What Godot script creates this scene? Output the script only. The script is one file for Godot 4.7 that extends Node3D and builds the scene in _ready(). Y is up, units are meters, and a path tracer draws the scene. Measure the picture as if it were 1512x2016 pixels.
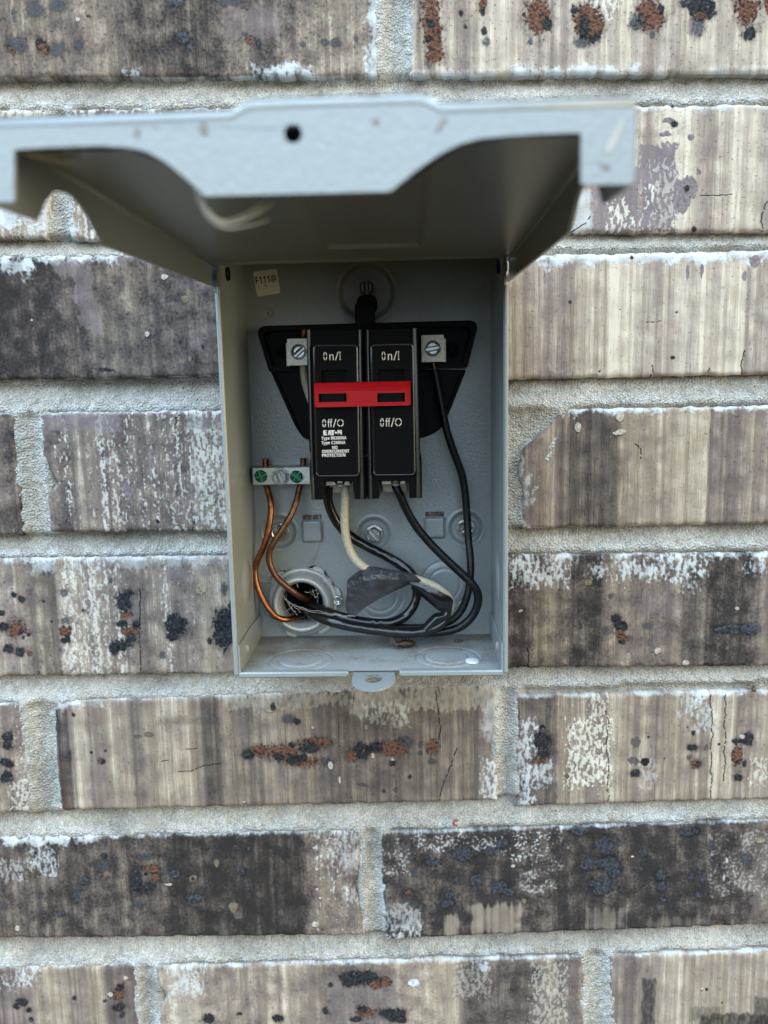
extends Node3D
# A grey metal electrical disconnect with its cover swung up, on a wall of streaked bricks.
# Units are metres; the brick faces lie at z = 0, the camera looks along -z.

const WALL_LEFT := -0.44
const WALL_RIGHT := 0.40
const WALL_TOP := 0.262
const WALL_BOTTOM := -0.445
const X_LEFT := -0.0873       # enclosure, outside
const X_RIGHT := 0.0427
const Y_TOP := 0.0705
const Y_BOTTOM := -0.1378
const DEPTH := 0.0615
const SHEET := 0.0014
const BACK := 0.003           # inside face of the back panel
const PIPE := Vector2(-0.06131, -0.11512)
const PIPE_HOLE := 0.0118

var taken := {}
var paint_jobs: Array = []
var painted: Array = []

# ------------------------------------------------------------------ helpers
func numbered(called: String) -> String:
	var n: int = taken.get(called, 0)
	taken[called] = n + 1
	return called if n == 0 else "%s_%03d" % [called, n]

func thing(called: String, label: String, category: String, at := Vector3.ZERO, group := "") -> Node3D:
	var o := Node3D.new()
	o.name = numbered(called)
	o.position = at
	tag(o, label, category, group)
	add_child(o, true)
	return o

func tag(o: Node, label: String, category := "", group := "") -> void:
	o.set_meta("label", label)
	if category: o.set_meta("category", category)
	if group: o.set_meta("group", group)

func obj(called: String, mesh: Mesh, material: Material, parent: Node3D = null) -> MeshInstance3D:
	var o := MeshInstance3D.new()
	o.mesh = mesh
	o.material_override = material
	o.name = numbered(called) if parent == null else called
	if parent == null:
		add_child(o, true)
	else:
		parent.add_child(o, true)
		if parent.has_meta("category") and not parent is MeshInstance3D: o.position = -parent.position   # meshes are written in the wall's coordinates
	return o

func begin(smooth := false) -> SurfaceTool:
	var st := SurfaceTool.new()
	st.begin(Mesh.PRIMITIVE_TRIANGLES)
	st.set_smooth_group(1 if smooth else -1)
	return st

func done(st: SurfaceTool) -> ArrayMesh:
	st.generate_normals()
	return st.commit()

func tri(st: SurfaceTool, a: Vector3, b: Vector3, c: Vector3) -> void:
	st.add_vertex(a); st.add_vertex(b); st.add_vertex(c)

func quad(st: SurfaceTool, a: Vector3, b: Vector3, c: Vector3, d: Vector3) -> void:
	tri(st, a, b, c); tri(st, a, c, d)

# box with chamfered edges
func add_box(st: SurfaceTool, at: Vector3, size: Vector3, bevel := 0.0, turn := Basis()) -> void:
	var h := size * 0.5
	var b := minf(bevel, minf(h.x, minf(h.y, h.z)) * 0.95)
	var p := {}
	for sx in [-1, 1]:
		for sy in [-1, 1]:
			for sz in [-1, 1]:
				var s := Vector3(sx, sy, sz)
				for k in 3:
					var v := (h - Vector3(b, b, b))
					v[k] = h[k]
					p[[sx, sy, sz, k]] = at + turn * (v * s)
	for k in 3:
		var i := (k + 1) % 3
		var j := (k + 2) % 3
		for s in [-1, 1]:
			var q := []
			for c in [[-1, -1], [1, -1], [1, 1], [-1, 1]]:
				var key := [0, 0, 0, k]
				key[k] = s; key[i] = c[0]; key[j] = c[1]
				q.append(p[key])
			if s > 0: quad(st, q[0], q[3], q[2], q[1])
			else: quad(st, q[0], q[1], q[2], q[3])
	if b <= 0.0: return
	for k in 3:
		var i := (k + 1) % 3
		var j := (k + 2) % 3
		for si in [-1, 1]:
			for sj in [-1, 1]:
				var e := []
				for c in [[-1, i], [-1, j], [1, j], [1, i]]:
					var key := [0, 0, 0, c[1]]
					key[k] = c[0]; key[i] = si; key[j] = sj
					e.append(p[key])
				if si * sj > 0: quad(st, e[0], e[3], e[2], e[1])
				else: quad(st, e[0], e[1], e[2], e[3])
	for sx in [-1, 1]:
		for sy in [-1, 1]:
			for sz in [-1, 1]:
				var a: Vector3 = p[[sx, sy, sz, 0]]
				var c: Vector3 = p[[sx, sy, sz, 1]]
				var d: Vector3 = p[[sx, sy, sz, 2]]
				if sx * sy * sz > 0: tri(st, a, d, c)
				else: tri(st, a, c, d)

func rounded(corners: Array, radius: Array, steps := 5) -> PackedVector2Array:
	var out := PackedVector2Array()
	var n := corners.size()
	for k in n:
		var p: Vector2 = corners[k]
		var a: Vector2 = corners[(k + n - 1) % n]
		var b: Vector2 = corners[(k + 1) % n]
		var r: float = radius[k % radius.size()]
		if r <= 0.0:
			out.append(p)
			continue
		var u := p + (a - p).normalized() * minf(r, (a - p).length() * 0.49)
		var v := p + (b - p).normalized() * minf(r, (b - p).length() * 0.49)
		for s in steps + 1:
			var t := float(s) / steps
			out.append(u.lerp(p, t).lerp(p.lerp(v, t), t))
	return out

func circle2(c: Vector2, r: float, n: int, ry := 0.0, start := 0.0) -> PackedVector2Array:
	var out := PackedVector2Array()
	for k in n:
		var a := start + TAU * k / n
		out.append(c + Vector2(cos(a) * r, sin(a) * (ry if ry > 0.0 else r)))
	return out

# one outline with holes, joined by slits
func keyhole(outline: PackedVector2Array, holes: Array) -> PackedVector2Array:
	var out := outline
	if Geometry2D.is_polygon_clockwise(out): out.reverse()
	for h: PackedVector2Array in holes:
		if not Geometry2D.is_polygon_clockwise(h): h.reverse()
		var best := INF
		var bi := 0
		var bj := 0
		for i in out.size():
			for j in h.size():
				var d := out[i].distance_squared_to(h[j])
				if d < best: best = d; bi = i; bj = j
		var joined := PackedVector2Array()
		for i in bi + 1: joined.append(out[i])
		for j in h.size(): joined.append(h[(bj + j) % h.size()])
		var side := (h[bj] - out[bi]).orthogonal().normalized() * 2e-6
		joined.append(h[bj] + side)
		joined.append(out[bi] + side)
		for i in range(bi + 1, out.size()): joined.append(out[i])
		out = joined
	return out

# plate with a polygon outline; lies in the frame's xy from z0 to z1, front edge chamfered
func add_prism(st: SurfaceTool, outline: PackedVector2Array, z0: float, z1: float, bevel := 0.0, frame := Transform3D()) -> void:
	var p := outline.duplicate()
	if Geometry2D.is_polygon_clockwise(p): p.reverse()
	var n := p.size()
	var q := PackedVector2Array()
	for k in n:
		var a := (p[k] - p[(k + n - 1) % n]).normalized()
		var b := (p[(k + 1) % n] - p[k]).normalized()
		var na := Vector2(-a.y, a.x)
		var nb := Vector2(-b.y, b.x)
		var m := (na + nb)
		m = m / maxf(0.3, m.length_squared()) * 2.0
		q.append(p[k] + m * bevel)
	var order := Geometry2D.triangulate_polygon(q if bevel > 0.0 else p)
	if order.is_empty(): order = Geometry2D.triangulate_polygon(p)
	var f := func(v: Vector2, z: float) -> Vector3: return frame * Vector3(v.x, v.y, z)
	for k in range(0, order.size(), 3):
		var a := order[k]
		var b := order[k + 1]
		var c := order[k + 2]
		if (p[b] - p[a]).cross(p[c] - p[a]) > 0.0:
			var t := b
			b = c; c = t
		tri(st, f.call(q[a], z1), f.call(q[b], z1), f.call(q[c], z1))
		tri(st, f.call(p[a], z0), f.call(p[c], z0), f.call(p[b], z0))
	for k in n:
		var k2 := (k + 1) % n
		var zm := z1 - bevel
		quad(st, f.call(p[k], z0), f.call(p[k], zm), f.call(p[k2], zm), f.call(p[k2], z0))
		if bevel > 0.0:
			quad(st, f.call(p[k], zm), f.call(q[k], z1), f.call(q[k2], z1), f.call(p[k2], zm))

# smooth tube through points (Catmull-Rom); radii may be one number or one per point
func smooth_path(pts: Array, per := 6) -> Array:
	var out := []
	var n := pts.size()
	for k in n - 1:
		var p0: Vector3 = pts[maxi(k - 1, 0)]
		var p1: Vector3 = pts[k]
		var p2: Vector3 = pts[k + 1]
		var p3: Vector3 = pts[mini(k + 2, n - 1)]
		for s in per:
			var t := float(s) / per
			out.append(0.5 * ((2.0 * p1) + (p2 - p0) * t + (2.0 * p0 - 5.0 * p1 + 4.0 * p2 - p3) * t * t + (3.0 * p1 - p0 - 3.0 * p2 + p3) * t * t * t))
	out.append(pts[n - 1])
	return out

func add_tube(st: SurfaceTool, pts: Array, radius, sides := 12, wobble := 0.0, seed_ := 1) -> void:
	var n := pts.size()
	var rng := RandomNumberGenerator.new()
	rng.seed = seed_
	var rings := []
	var up := Vector3(0.3, 0.2, 1.0).normalized()
	for k in n:
		var a: Vector3 = pts[maxi(k - 1, 0)]
		var b: Vector3 = pts[mini(k + 1, n - 1)]
		var dir := (b - a).normalized()
		up = (up - dir * up.dot(dir)).normalized()
		var right := dir.cross(up)
		var r: float = radius if radius is float else lerpf(radius[int(floorf(k * (radius.size() - 1.0) / maxf(1.0, n - 1.0)))], radius[mini(radius.size() - 1, int(floorf(k * (radius.size() - 1.0) / maxf(1.0, n - 1.0))) + 1)], fposmod(k * (radius.size() - 1.0) / maxf(1.0, n - 1.0), 1.0))
		var ring := []
		for s in sides:
			var t := TAU * s / sides
			var rr := r * (1.0 + wobble * rng.randf_range(-1.0, 1.0))
			ring.append(pts[k] + right * cos(t) * rr + up * sin(t) * rr)
		rings.append(ring)
	for k in n - 1:
		for s in sides:
			var s2 := (s + 1) % sides
			quad(st, rings[k][s], rings[k + 1][s], rings[k + 1][s2], rings[k][s2])
	for s in sides:
		var s2 := (s + 1) % sides
		tri(st, pts[0], rings[0][s], rings[0][s2])
		tri(st, pts[n - 1], rings[n - 1][s2], rings[n - 1][s])

# surface of revolution about the frame's z axis, profile of (r, z)
func add_lathe(st: SurfaceTool, profile: Array, segs := 32, frame := Transform3D(), sx := 1.0, sy := 1.0) -> void:
	for k in profile.size() - 1:
		var a: Vector2 = profile[k]
		var b: Vector2 = profile[k + 1]
		for s in segs:
			var t0 := TAU * s / segs
			var t1 := TAU * (s + 1) / segs
			var c0 := Vector3(cos(t0) * sx, sin(t0) * sy, 0)
			var c1 := Vector3(cos(t1) * sx, sin(t1) * sy, 0)
			var z := Vector3(0, 0, 1)
			quad(st, frame * (c0 * a.x + z * a.y), frame * (c0 * b.x + z * b.y), frame * (c1 * b.x + z * b.y), frame * (c1 * a.x + z * a.y))

# sheet pressed into relief: height(u, v) metres along the normal; skip(p) leaves holes
func relief_sheet(origin: Vector3, right: Vector3, up: Vector3, nx: int, ny: int, height: Callable, hole = null) -> ArrayMesh:
	var normal := right.cross(up).normalized()
	var du := right.length() / nx
	var dv := up.length() / ny
	var hs := PackedFloat32Array()
	hs.resize((nx + 1) * (ny + 1))
	for j in ny + 1:
		for i in nx + 1:
			hs[j * (nx + 1) + i] = height.call(i * du, j * dv)
	var vs := PackedVector3Array()
	var ns := PackedVector3Array()
	var uvs := PackedVector2Array()
	var index := PackedInt32Array()
	var ru := right / nx
	var rv := up / ny
	for j in ny + 1:
		for i in nx + 1:
			var k := j * (nx + 1) + i
			vs.append(origin + ru * i + rv * j + normal * hs[k])
			uvs.append(Vector2(float(i) / nx, 1.0 - float(j) / ny))
			var gx := (hs[j * (nx + 1) + mini(i + 1, nx)] - hs[j * (nx + 1) + maxi(i - 1, 0)]) / (2.0 * du)
			var gy := (hs[mini(j + 1, ny) * (nx + 1) + i] - hs[maxi(j - 1, 0) * (nx + 1) + i]) / (2.0 * dv)
			ns.append((normal - right.normalized() * gx - up.normalized() * gy).normalized())
	for j in ny:
		for i in nx:
			if hole != null and hole.call((i + 0.5) * du, (j + 0.5) * dv): continue
			var a := j * (nx + 1) + i
			index.append_array([a, a + nx + 1, a + nx + 2, a, a + nx + 2, a + 1])
	var arrays := []
	arrays.resize(Mesh.ARRAY_MAX)
	arrays[Mesh.ARRAY_VERTEX] = vs
	arrays[Mesh.ARRAY_NORMAL] = ns
	arrays[Mesh.ARRAY_TEX_UV] = uvs
	arrays[Mesh.ARRAY_INDEX] = index
	var m := ArrayMesh.new()
	m.add_surface_from_arrays(Mesh.PRIMITIVE_TRIANGLES, arrays)
	return m

func step(a: float, b: float, x: float) -> float:
	return smoothstep(a, b, x)

func noise(seed_: int, freq: float, octaves := 1) -> FastNoiseLite:
	var n := FastNoiseLite.new()
	n.noise_type = FastNoiseLite.TYPE_SIMPLEX_SMOOTH
	n.seed = seed_
	n.frequency = freq
	n.fractal_type = FastNoiseLite.FRACTAL_FBM if octaves > 1 else FastNoiseLite.FRACTAL_NONE
	n.fractal_octaves = octaves
	return n

func lin(r: float, g: float, b: float) -> Color:
	return Color(r, g, b).linear_to_srgb()

func mat(c: Color, rough: float, metal := 0.0, spec := 0.5) -> StandardMaterial3D:
	var m := StandardMaterial3D.new()
	m.albedo_color = c
	m.roughness = rough
	m.metallic = metal
	m.metallic_specular = spec
	return m

func grain_texture(seed_: int, size: int, freq: float, octaves: int, low: Color, high: Color) -> ImageTexture:
	var im := noise(seed_, freq, octaves).get_seamless_image(size, size)
	im.convert(Image.FORMAT_L8)
	var d := im.get_data()
	var out := PackedByteArray()
	out.resize(size * size * 3)
	for k in size * size:
		var c := low.lerp(high, d[k] / 255.0)
		out[k * 3] = int(c.r * 255.0)
		out[k * 3 + 1] = int(c.g * 255.0)
		out[k * 3 + 2] = int(c.b * 255.0)
	return ImageTexture.create_from_image(Image.create_from_data(size, size, false, Image.FORMAT_RGB8, out))

func surface_grain(m: StandardMaterial3D, seed_: int, per_metre: float, freq: float, relief: float, octaves := 2, tone := 0.0) -> StandardMaterial3D:
	m.uv1_triplanar = true
	m.uv1_scale = Vector3.ONE * per_metre
	m.heightmap_enabled = true
	m.heightmap_scale = relief * 100.0
	m.heightmap_texture = grain_texture(seed_, 256, freq, octaves, Color.BLACK, Color.WHITE)
	if tone > 0.0:
		m.albedo_texture = grain_texture(seed_ + 1, 256, freq * 0.5, 4, Color(1 - tone, 1 - tone, 1 - tone), Color.WHITE)
	return m

# ------------------------------------------------------------------ brick colour
const CREAM := Vector3(0.56, 0.485, 0.395)
const TAUPE := Vector3(0.222, 0.172, 0.142)
const MAUVE := Vector3(0.205, 0.160, 0.150)
const TAN := Vector3(0.30, 0.245, 0.165)
const DARK := Vector3(0.026, 0.0225, 0.022)
const LIME := Vector3(0.47, 0.495, 0.51)

func tone_of(kind: String) -> Vector3:
	match kind:
		"black", "void": return Vector3(0.014, 0.014, 0.016)
		"blue": return Vector3(0.050, 0.057, 0.072)
		"bluek": return Vector3(0.046, 0.053, 0.067)
		"rust": return Vector3(0.125, 0.058, 0.038)
		"pale": return Vector3(0.40, 0.36, 0.31)
		"tan": return Vector3(0.30, 0.235, 0.14)
		"mauve": return Vector3(0.185, 0.15, 0.155)
		"mauvespot": return Vector3(0.10, 0.08, 0.08)
		"coat", "coatspot": return Vector3(0.024, 0.0205, 0.0195)
		"tanl": return Vector3(0.25, 0.205, 0.165)
		"dustb": return Vector3(0.34, 0.31, 0.26)
		"flake", "creamflake": return Vector3(0.56, 0.53, 0.46)
		"frost", "frostspot", "fleck": return Vector3(0.49, 0.51, 0.525)
	return LIME

func strip_noise(seed_: int, w: int, h: int, rows: int, freq: float, octaves := 1) -> PackedByteArray:
	var im := noise(seed_, freq, octaves).get_image(w, maxi(rows, 2))
	im.convert(Image.FORMAT_L8)
	im.resize(w, h, Image.INTERPOLATE_CUBIC)
	return im.get_data()

func paint_brick(job: int) -> void:
	var s: Dictionary = paint_jobs[job]
	var seed_: int = 100 + job * 17
	var w: int = s.w
	var h: int = s.h
	var straight: bool = s.cont > 1.05
	var fine := strip_noise(seed_, w, h, int(h / (90.0 if straight else 34.0)), 0.060 if straight else 0.050, 5)
	var hair := strip_noise(seed_ + 7, w, h, int(h / 22.0), 0.27)
	var coarse := strip_noise(seed_ + 1, w, h, 3, 0.035, 2)
	var grain := strip_noise(seed_ + 2, w, h, h, 0.55, 2)
	var blotch := strip_noise(seed_ + 3, w, h, h, 0.016, 4)
	var flake := strip_noise(seed_ + 4, w, h, int(h / 2.2), 0.085, 5)
	var dots := strip_noise(seed_ + 5, w, h, h, 0.10, 4)
	var prof: Array = s.prof
	var pl := PackedFloat32Array()
	var ph := PackedFloat32Array()
	var pf := PackedFloat32Array()
	pl.resize(w); ph.resize(w); pf.resize(w)
	var seg := 0
	for x in w:
		var u := float(x) / w
		while seg < prof.size() - 2 and u > prof[seg + 1][0]: seg += 1
		var a: Array = prof[seg]
		var b: Array = prof[seg + 1]
		var t := clampf((u - a[0]) / maxf(1e-5, b[0] - a[0]), 0.0, 1.0)
		pl[x] = lerpf(a[1], b[1], t); ph[x] = lerpf(a[2], b[2], t); pf[x] = lerpf(a[3], b[3], t)
	var n := w * h
	var cr := PackedFloat32Array(); cr.resize(n)
	var cg := PackedFloat32Array(); cg.resize(n)
	var cb := PackedFloat32Array(); cb.resize(n)
	var hh := PackedFloat32Array(); hh.resize(n)
	var rr := PackedFloat32Array(); rr.resize(n)
	var contrast: float = s.cont
	var px: float = w / s.len          # texture pixels per metre
	var top: float = s.top * px
	var lw: float = s.lw * px
	var rw: float = s.rw * px
	for y in h:
		for x in w:
			var k := y * w + x
			var fi := fine[k] / 255.0 - 0.5
			var ha := hair[k] / 255.0 - 0.5
			var co := coarse[k] / 255.0 - 0.5
			var gr := grain[k] / 255.0 - 0.5
			var bl := blotch[k] / 255.0 - 0.5
			var fl := flake[k] / 255.0
			var warp := clampi(x + int((blotch[k] - 128) * 0.03), 0, w - 1)
			var base := pl[warp]
			var dt := dots[k] / 255.0 - 0.5
			var l := base * 1.02 - 0.01 + contrast * ((fi * (0.36 if straight else 0.48) + ha * 0.15) * (clampf(0.75 + bl * 1.4 + co, 0.3, 1.3) if straight else clampf(0.55 + dt * 1.2 + bl * 2.0 + co, 0.12, 1.3)) + co * 0.14) * (0.30 + base) + gr * (0.16 + 0.20 * maxf(0.0, 0.75 - base)) + (bl * 0.18 + dt * 0.07 if straight else bl * 0.30 + dt * 0.18)
			l = clampf(l, 0.0, 1.0)
			var hue := clampf(ph[warp] + bl * 0.8 + co * 0.5, 0.0, 1.0)
			var mid := MAUVE.lerp(TAN, hue) * 0.55 + TAUPE * 0.45
			var c := DARK.lerp(mid, clampf((l - 0.10) / 0.40, 0.0, 1.0)) if l < 0.5 else mid.lerp(CREAM, (l - 0.5) * 2.0)
			var z := 0.5 + fi * 0.10 + ha * 0.08 + gr * 0.10 + bl * 0.1
			var ro := 0.86
			# pale crust left in flakes
			var over := pf[warp] + fl * 0.50 + (dt + 0.5) * 0.26 + (fi + 0.5) * 0.24 + ha * 0.10 + gr * 0.14 - 1.075
			if over > 0.0:
				var m := clampf(over * 16.0, 0.0, 1.0) * clampf(0.72 + gr * 0.5 + fi * 0.8, 0.3, 0.95)
				c = c.lerp(Vector3(0.56, 0.525, 0.475) * (0.92 + gr * 0.5 + bl * 0.3), m)
				z += 0.10 * m
			# pores
			if dots[k] < 52 and grain[k] < 100:
				c *= 0.45
				z -= 0.25
			# lime from the mortar along the edges
			var lime := 0.0
			if top > 0.0: lime = maxf(lime, (top * (0.25 + 1.5 * blotch[x + w * (h / 2)] / 255.0) * (0.70 + 0.5 * fl + dt * 0.5 + gr * 0.3) - y) / (3.0 + 0.55 * top))
			if lw > 0.0: lime = maxf(lime, (lw * (0.2 + 1.6 * blotch[clampi(w / 3 + y, 0, n - 1)] / 255.0) * (0.7 + 0.5 * fl + dt * 0.4) - x) / (3.0 + 0.4 * lw))
			if rw > 0.0: lime = maxf(lime, (rw * (0.2 + 1.6 * blotch[clampi(w / 2 + y * 2, 0, n - 1)] / 255.0) * (0.7 + 0.5 * fl + dt * 0.4) - (w - 1 - x)) / (3.0 + 0.4 * rw))
			lime = maxf(lime, (1.6 + 3.0 * bl - (h - 1 - y)) / 1.5 * 0.6)
			if lime > 0.0:
				lime = clampf(lime, 0.0, 1.0) * clampf(0.66 + bl * 1.3 + gr * 0.6 + dt * 0.5, 0.15, 1.0)
				c = c.lerp(LIME * (0.95 + gr * 0.25), lime)
				z += 0.08 * lime
			cr[k] = c.x; cg[k] = c.y; cb[k] = c.z; hh[k] = z; rr[k] = ro
	for r: Array in s.rects:
		var x0: float = r[0] * w
		var y0: float = r[1] * h
		var x1: float = r[2] * w
		var y1: float = r[3] * h
		var kind: String = r[4]
		var want := tone_of(kind)
		for y in range(clampi(int(y0) - 14, 0, h - 1), clampi(int(y1) + 14, 0, h - 1) + 1):
			for x in range(clampi(int(x0) - 14, 0, w - 1), clampi(int(x1) + 14, 0, w - 1) + 1):
				var k := y * w + x
				var inside := minf(minf(x - x0, x1 - x), minf(y - y0, y1 - y))
				var bl := blotch[k] / 255.0 - 0.5
				var fl := flake[k] / 255.0 - 0.5
				var gr := grain[k] / 255.0 - 0.5
				var fi := fine[k] / 255.0 - 0.5
				var m := 0.0
				match kind:
					"lime": m = clampf((inside + bl * 26.0 + fl * 16.0 + (dots[k] / 255.0 - 0.5) * 12.0 + gr * 6.0 + 2.0) / 11.0, 0.0, 1.0) * clampf(0.78 + bl * 1.1 + gr * 0.5, 0.2, 1.0)
					"frost": m = clampf((fl * 3.4 + bl * 1.2 + gr * 1.3 + (dots[k] / 255.0 - 0.5) * 1.5 + 0.42 + clampf((inside - 4.0) / 22.0, -1.5, 0.25)) * 0.95, 0.0, 0.88)
					"creamflake", "flake": m = clampf((fl * 4.0 + (dots[k] / 255.0 - 0.5) * 2.0 + gr * 0.8 + 0.10 + clampf((inside - 3.0) / 16.0, -2.0, 0.2)) * 2.6, 0.0, 0.92)
					"fleck": m = clampf((dots[k] / 255.0 - 0.64 + fl * 0.45 + gr * 0.22 + bl * 0.5) * 7.0, 0.0, 1.0) * clampf((inside + 6.0 + bl * 30.0) / 12.0, 0.0, 1.0)
					"coat": m = clampf((inside + fi * 14.0 + bl * 16.0 + 3.0) / 8.0, 0.0, 1.0) * clampf(0.92 + fl * 0.7 + gr * 0.5, 0.2, 1.0)
					"dustb": m = clampf((inside + fl * 34.0 + bl * 20.0 + 2.0) / 6.0, 0.0, 1.0) * clampf(0.8 + fl * 1.3, 0.1, 1.0)
					"tanl": m = clampf((inside + fi * 26.0 + bl * 24.0 + 1.0) / 14.0, 0.0, 1.0) * clampf(0.75 + fi * 0.9 + gr * 0.5, 0.2, 1.0)
					_: m = clampf((inside + bl * 24.0 + fl * 12.0 + 1.0) / 2.0, 0.0, 1.0)
				m *= r[5]
				if m <= 0.0: continue
				var c := Vector3(cr[k], cg[k], cb[k]).lerp(want * (1.0 + gr * 0.22 + fi * 0.18 + bl * 0.25), m)
				cr[k] = c.x; cg[k] = c.y; cb[k] = c.z
				hh[k] += m * (0.12 if kind in ["lime", "frost", "flake", "creamflake"] else -0.05)
	for sp: Array in s.spots:
		var cx: float = sp[0] * w
		var cy: float = sp[1] * h
		var rx: float = maxf(sp[2] * w, 1.2)
		var ry: float = maxf(sp[3] * h, 1.2)
		var kind: String = sp[4]
		var want := tone_of(kind)
		for y in range(clampi(int(cy - ry * 1.8), 0, h - 1), clampi(int(cy + ry * 1.8), 0, h - 1) + 1):
			for x in range(clampi(int(cx - rx * 1.8), 0, w - 1), clampi(int(cx + rx * 1.8), 0, w - 1) + 1):
				var k := y * w + x
				var dx := (x - cx) / rx
				var dy := (y - cy) / ry
				var do := dots[k] / 255.0 - 0.5
				var fl := flake[k] / 255.0 - 0.5
				var gr := grain[k] / 255.0 - 0.5
				var bl := blotch[k] / 255.0 - 0.5
				var d := sqrt(dx * dx + dy * dy) + do * 0.16 + fl * 0.55 + bl * 0.6
				if kind == "rust": d += do * 0.30 + gr * 0.12 + 0.05
				var m := clampf((1.0 - d) * 7.0, 0.0, 1.0)
				if kind in ["black", "rust", "bluek", "blue"] and d < 1.5:
					# burnt stain round the spot
					var halo := 1.0 - 0.38 * clampf((1.5 - d) / 0.5, 0.0, 1.0)
					cr[k] *= halo; cg[k] *= halo; cb[k] *= halo
				if m <= 0.0: continue
				var v := 1.0 + gr * 0.7 + do * 0.8
				var c := want * v
				if kind == "black":
					c = c.lerp(Vector3(0.055, 0.058, 0.068), clampf(do * 0.7 + gr * 0.5 + 0.25, 0.0, 0.7))
					if gr * 0.6 + do > 0.42: c = Vector3(0.30, 0.29, 0.27)
					if do < -0.25: c = Vector3(0.008, 0.008, 0.009)
					hh[k] += m * (0.06 + gr * 0.34 + bl * 0.5)
					rr[k] = lerpf(rr[k], 0.50, m)
				elif kind == "void":
					hh[k] -= m * 0.9
				elif kind == "rust":
					if do + fl * 0.5 < -0.20: c = Vector3(0.03, 0.026, 0.026)
					hh[k] += m * (do * 0.5 + gr * 0.3 - 0.10)
				elif kind == "blue" or kind == "bluek":
					m *= clampf(0.72 + do * 2.0 + gr * 0.8, 0.1, 1.0)
					if do > 0.24 and gr > 0.28: c = Vector3(0.24, 0.26, 0.29)
					hh[k] += m * (0.08 + gr * 0.35)
					rr[k] = lerpf(rr[k], 0.42, m)
				elif kind == "pale" or kind == "tan":
					if kind == "tan": m *= 0.45
					hh[k] += m * 0.5
				elif kind == "coatspot":
					m *= 0.5
				var mixed := Vector3(cr[k], cg[k], cb[k]).lerp(c, m)
				cr[k] = mixed.x; cg[k] = mixed.y; cb[k] = mixed.z
	for line: Array in s.cracks:
		for q in line.size() - 1:
			var a := Vector2(line[q][0] * w, line[q][1] * h)
			var b := Vector2(line[q + 1][0] * w, line[q + 1][1] * h)
			var steps := int(a.distance_to(b) * 2.0) + 1
			for t in steps:
				var p := a.lerp(b, float(t) / steps)
				var k0 := clampi(int(p.y), 0, h - 1) * w + clampi(int(p.x), 0, w - 1)
				var wob := int((blotch[k0] - 128) * 0.05 + (dots[k0] - 128) * 0.015)
				if dots[k0] > 165: continue
				var xx := clampi(int(p.x) + wob, 1, w - 2)
				var k := clampi(int(p.y), 0, h - 1) * w + xx
				for e in [0, 1]:
					var f := 0.25 if e == 0 else 0.6
					cr[k + e] *= f; cg[k + e] *= f; cb[k + e] *= f
					hh[k + e] -= 0.5
	var color := PackedByteArray(); color.resize(n * 3)
	var bumps := PackedByteArray(); bumps.resize(n * 3)
	for k in n:
		color[k * 3] = int(255.0 * pow(clampf(cr[k], 0.0, 1.0), 0.4545))
		color[k * 3 + 1] = int(255.0 * pow(clampf(cg[k], 0.0, 1.0), 0.4545))
		color[k * 3 + 2] = int(255.0 * pow(clampf(cb[k], 0.0, 1.0), 0.4545))
		bumps[k * 3] = int(255.0 * clampf(hh[k] * 0.5, 0.0, 1.0))
		bumps[k * 3 + 1] = int(255.0 * rr[k])
	painted[job] = [Image.create_from_data(w, h, false, Image.FORMAT_RGB8, color), Image.create_from_data(w, h, false, Image.FORMAT_RGB8, bumps)]

func along(list: Array, t: float) -> float:
	for k in list.size() - 1:
		if t <= list[k + 1][0] or k == list.size() - 2:
			return lerpf(list[k][1], list[k + 1][1], clampf((t - list[k][0]) / maxf(1e-6, list[k + 1][0] - list[k][0]), 0.0, 1.0))
	return list[0][1]

func spaced(total: float, even: float) -> PackedFloat32Array:
	var out := PackedFloat32Array([0.0, 0.0005, 0.0011, 0.0018, 0.0027, 0.004])
	var inner := total - 0.008
	var n := maxi(1, int(inner / even))
	for k in range(1, n): out.append(0.004 + inner * k / n)
	for e in [0.004, 0.0027, 0.0018, 0.0011, 0.0005, 0.0]: out.append(total - e)
	return out

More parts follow.
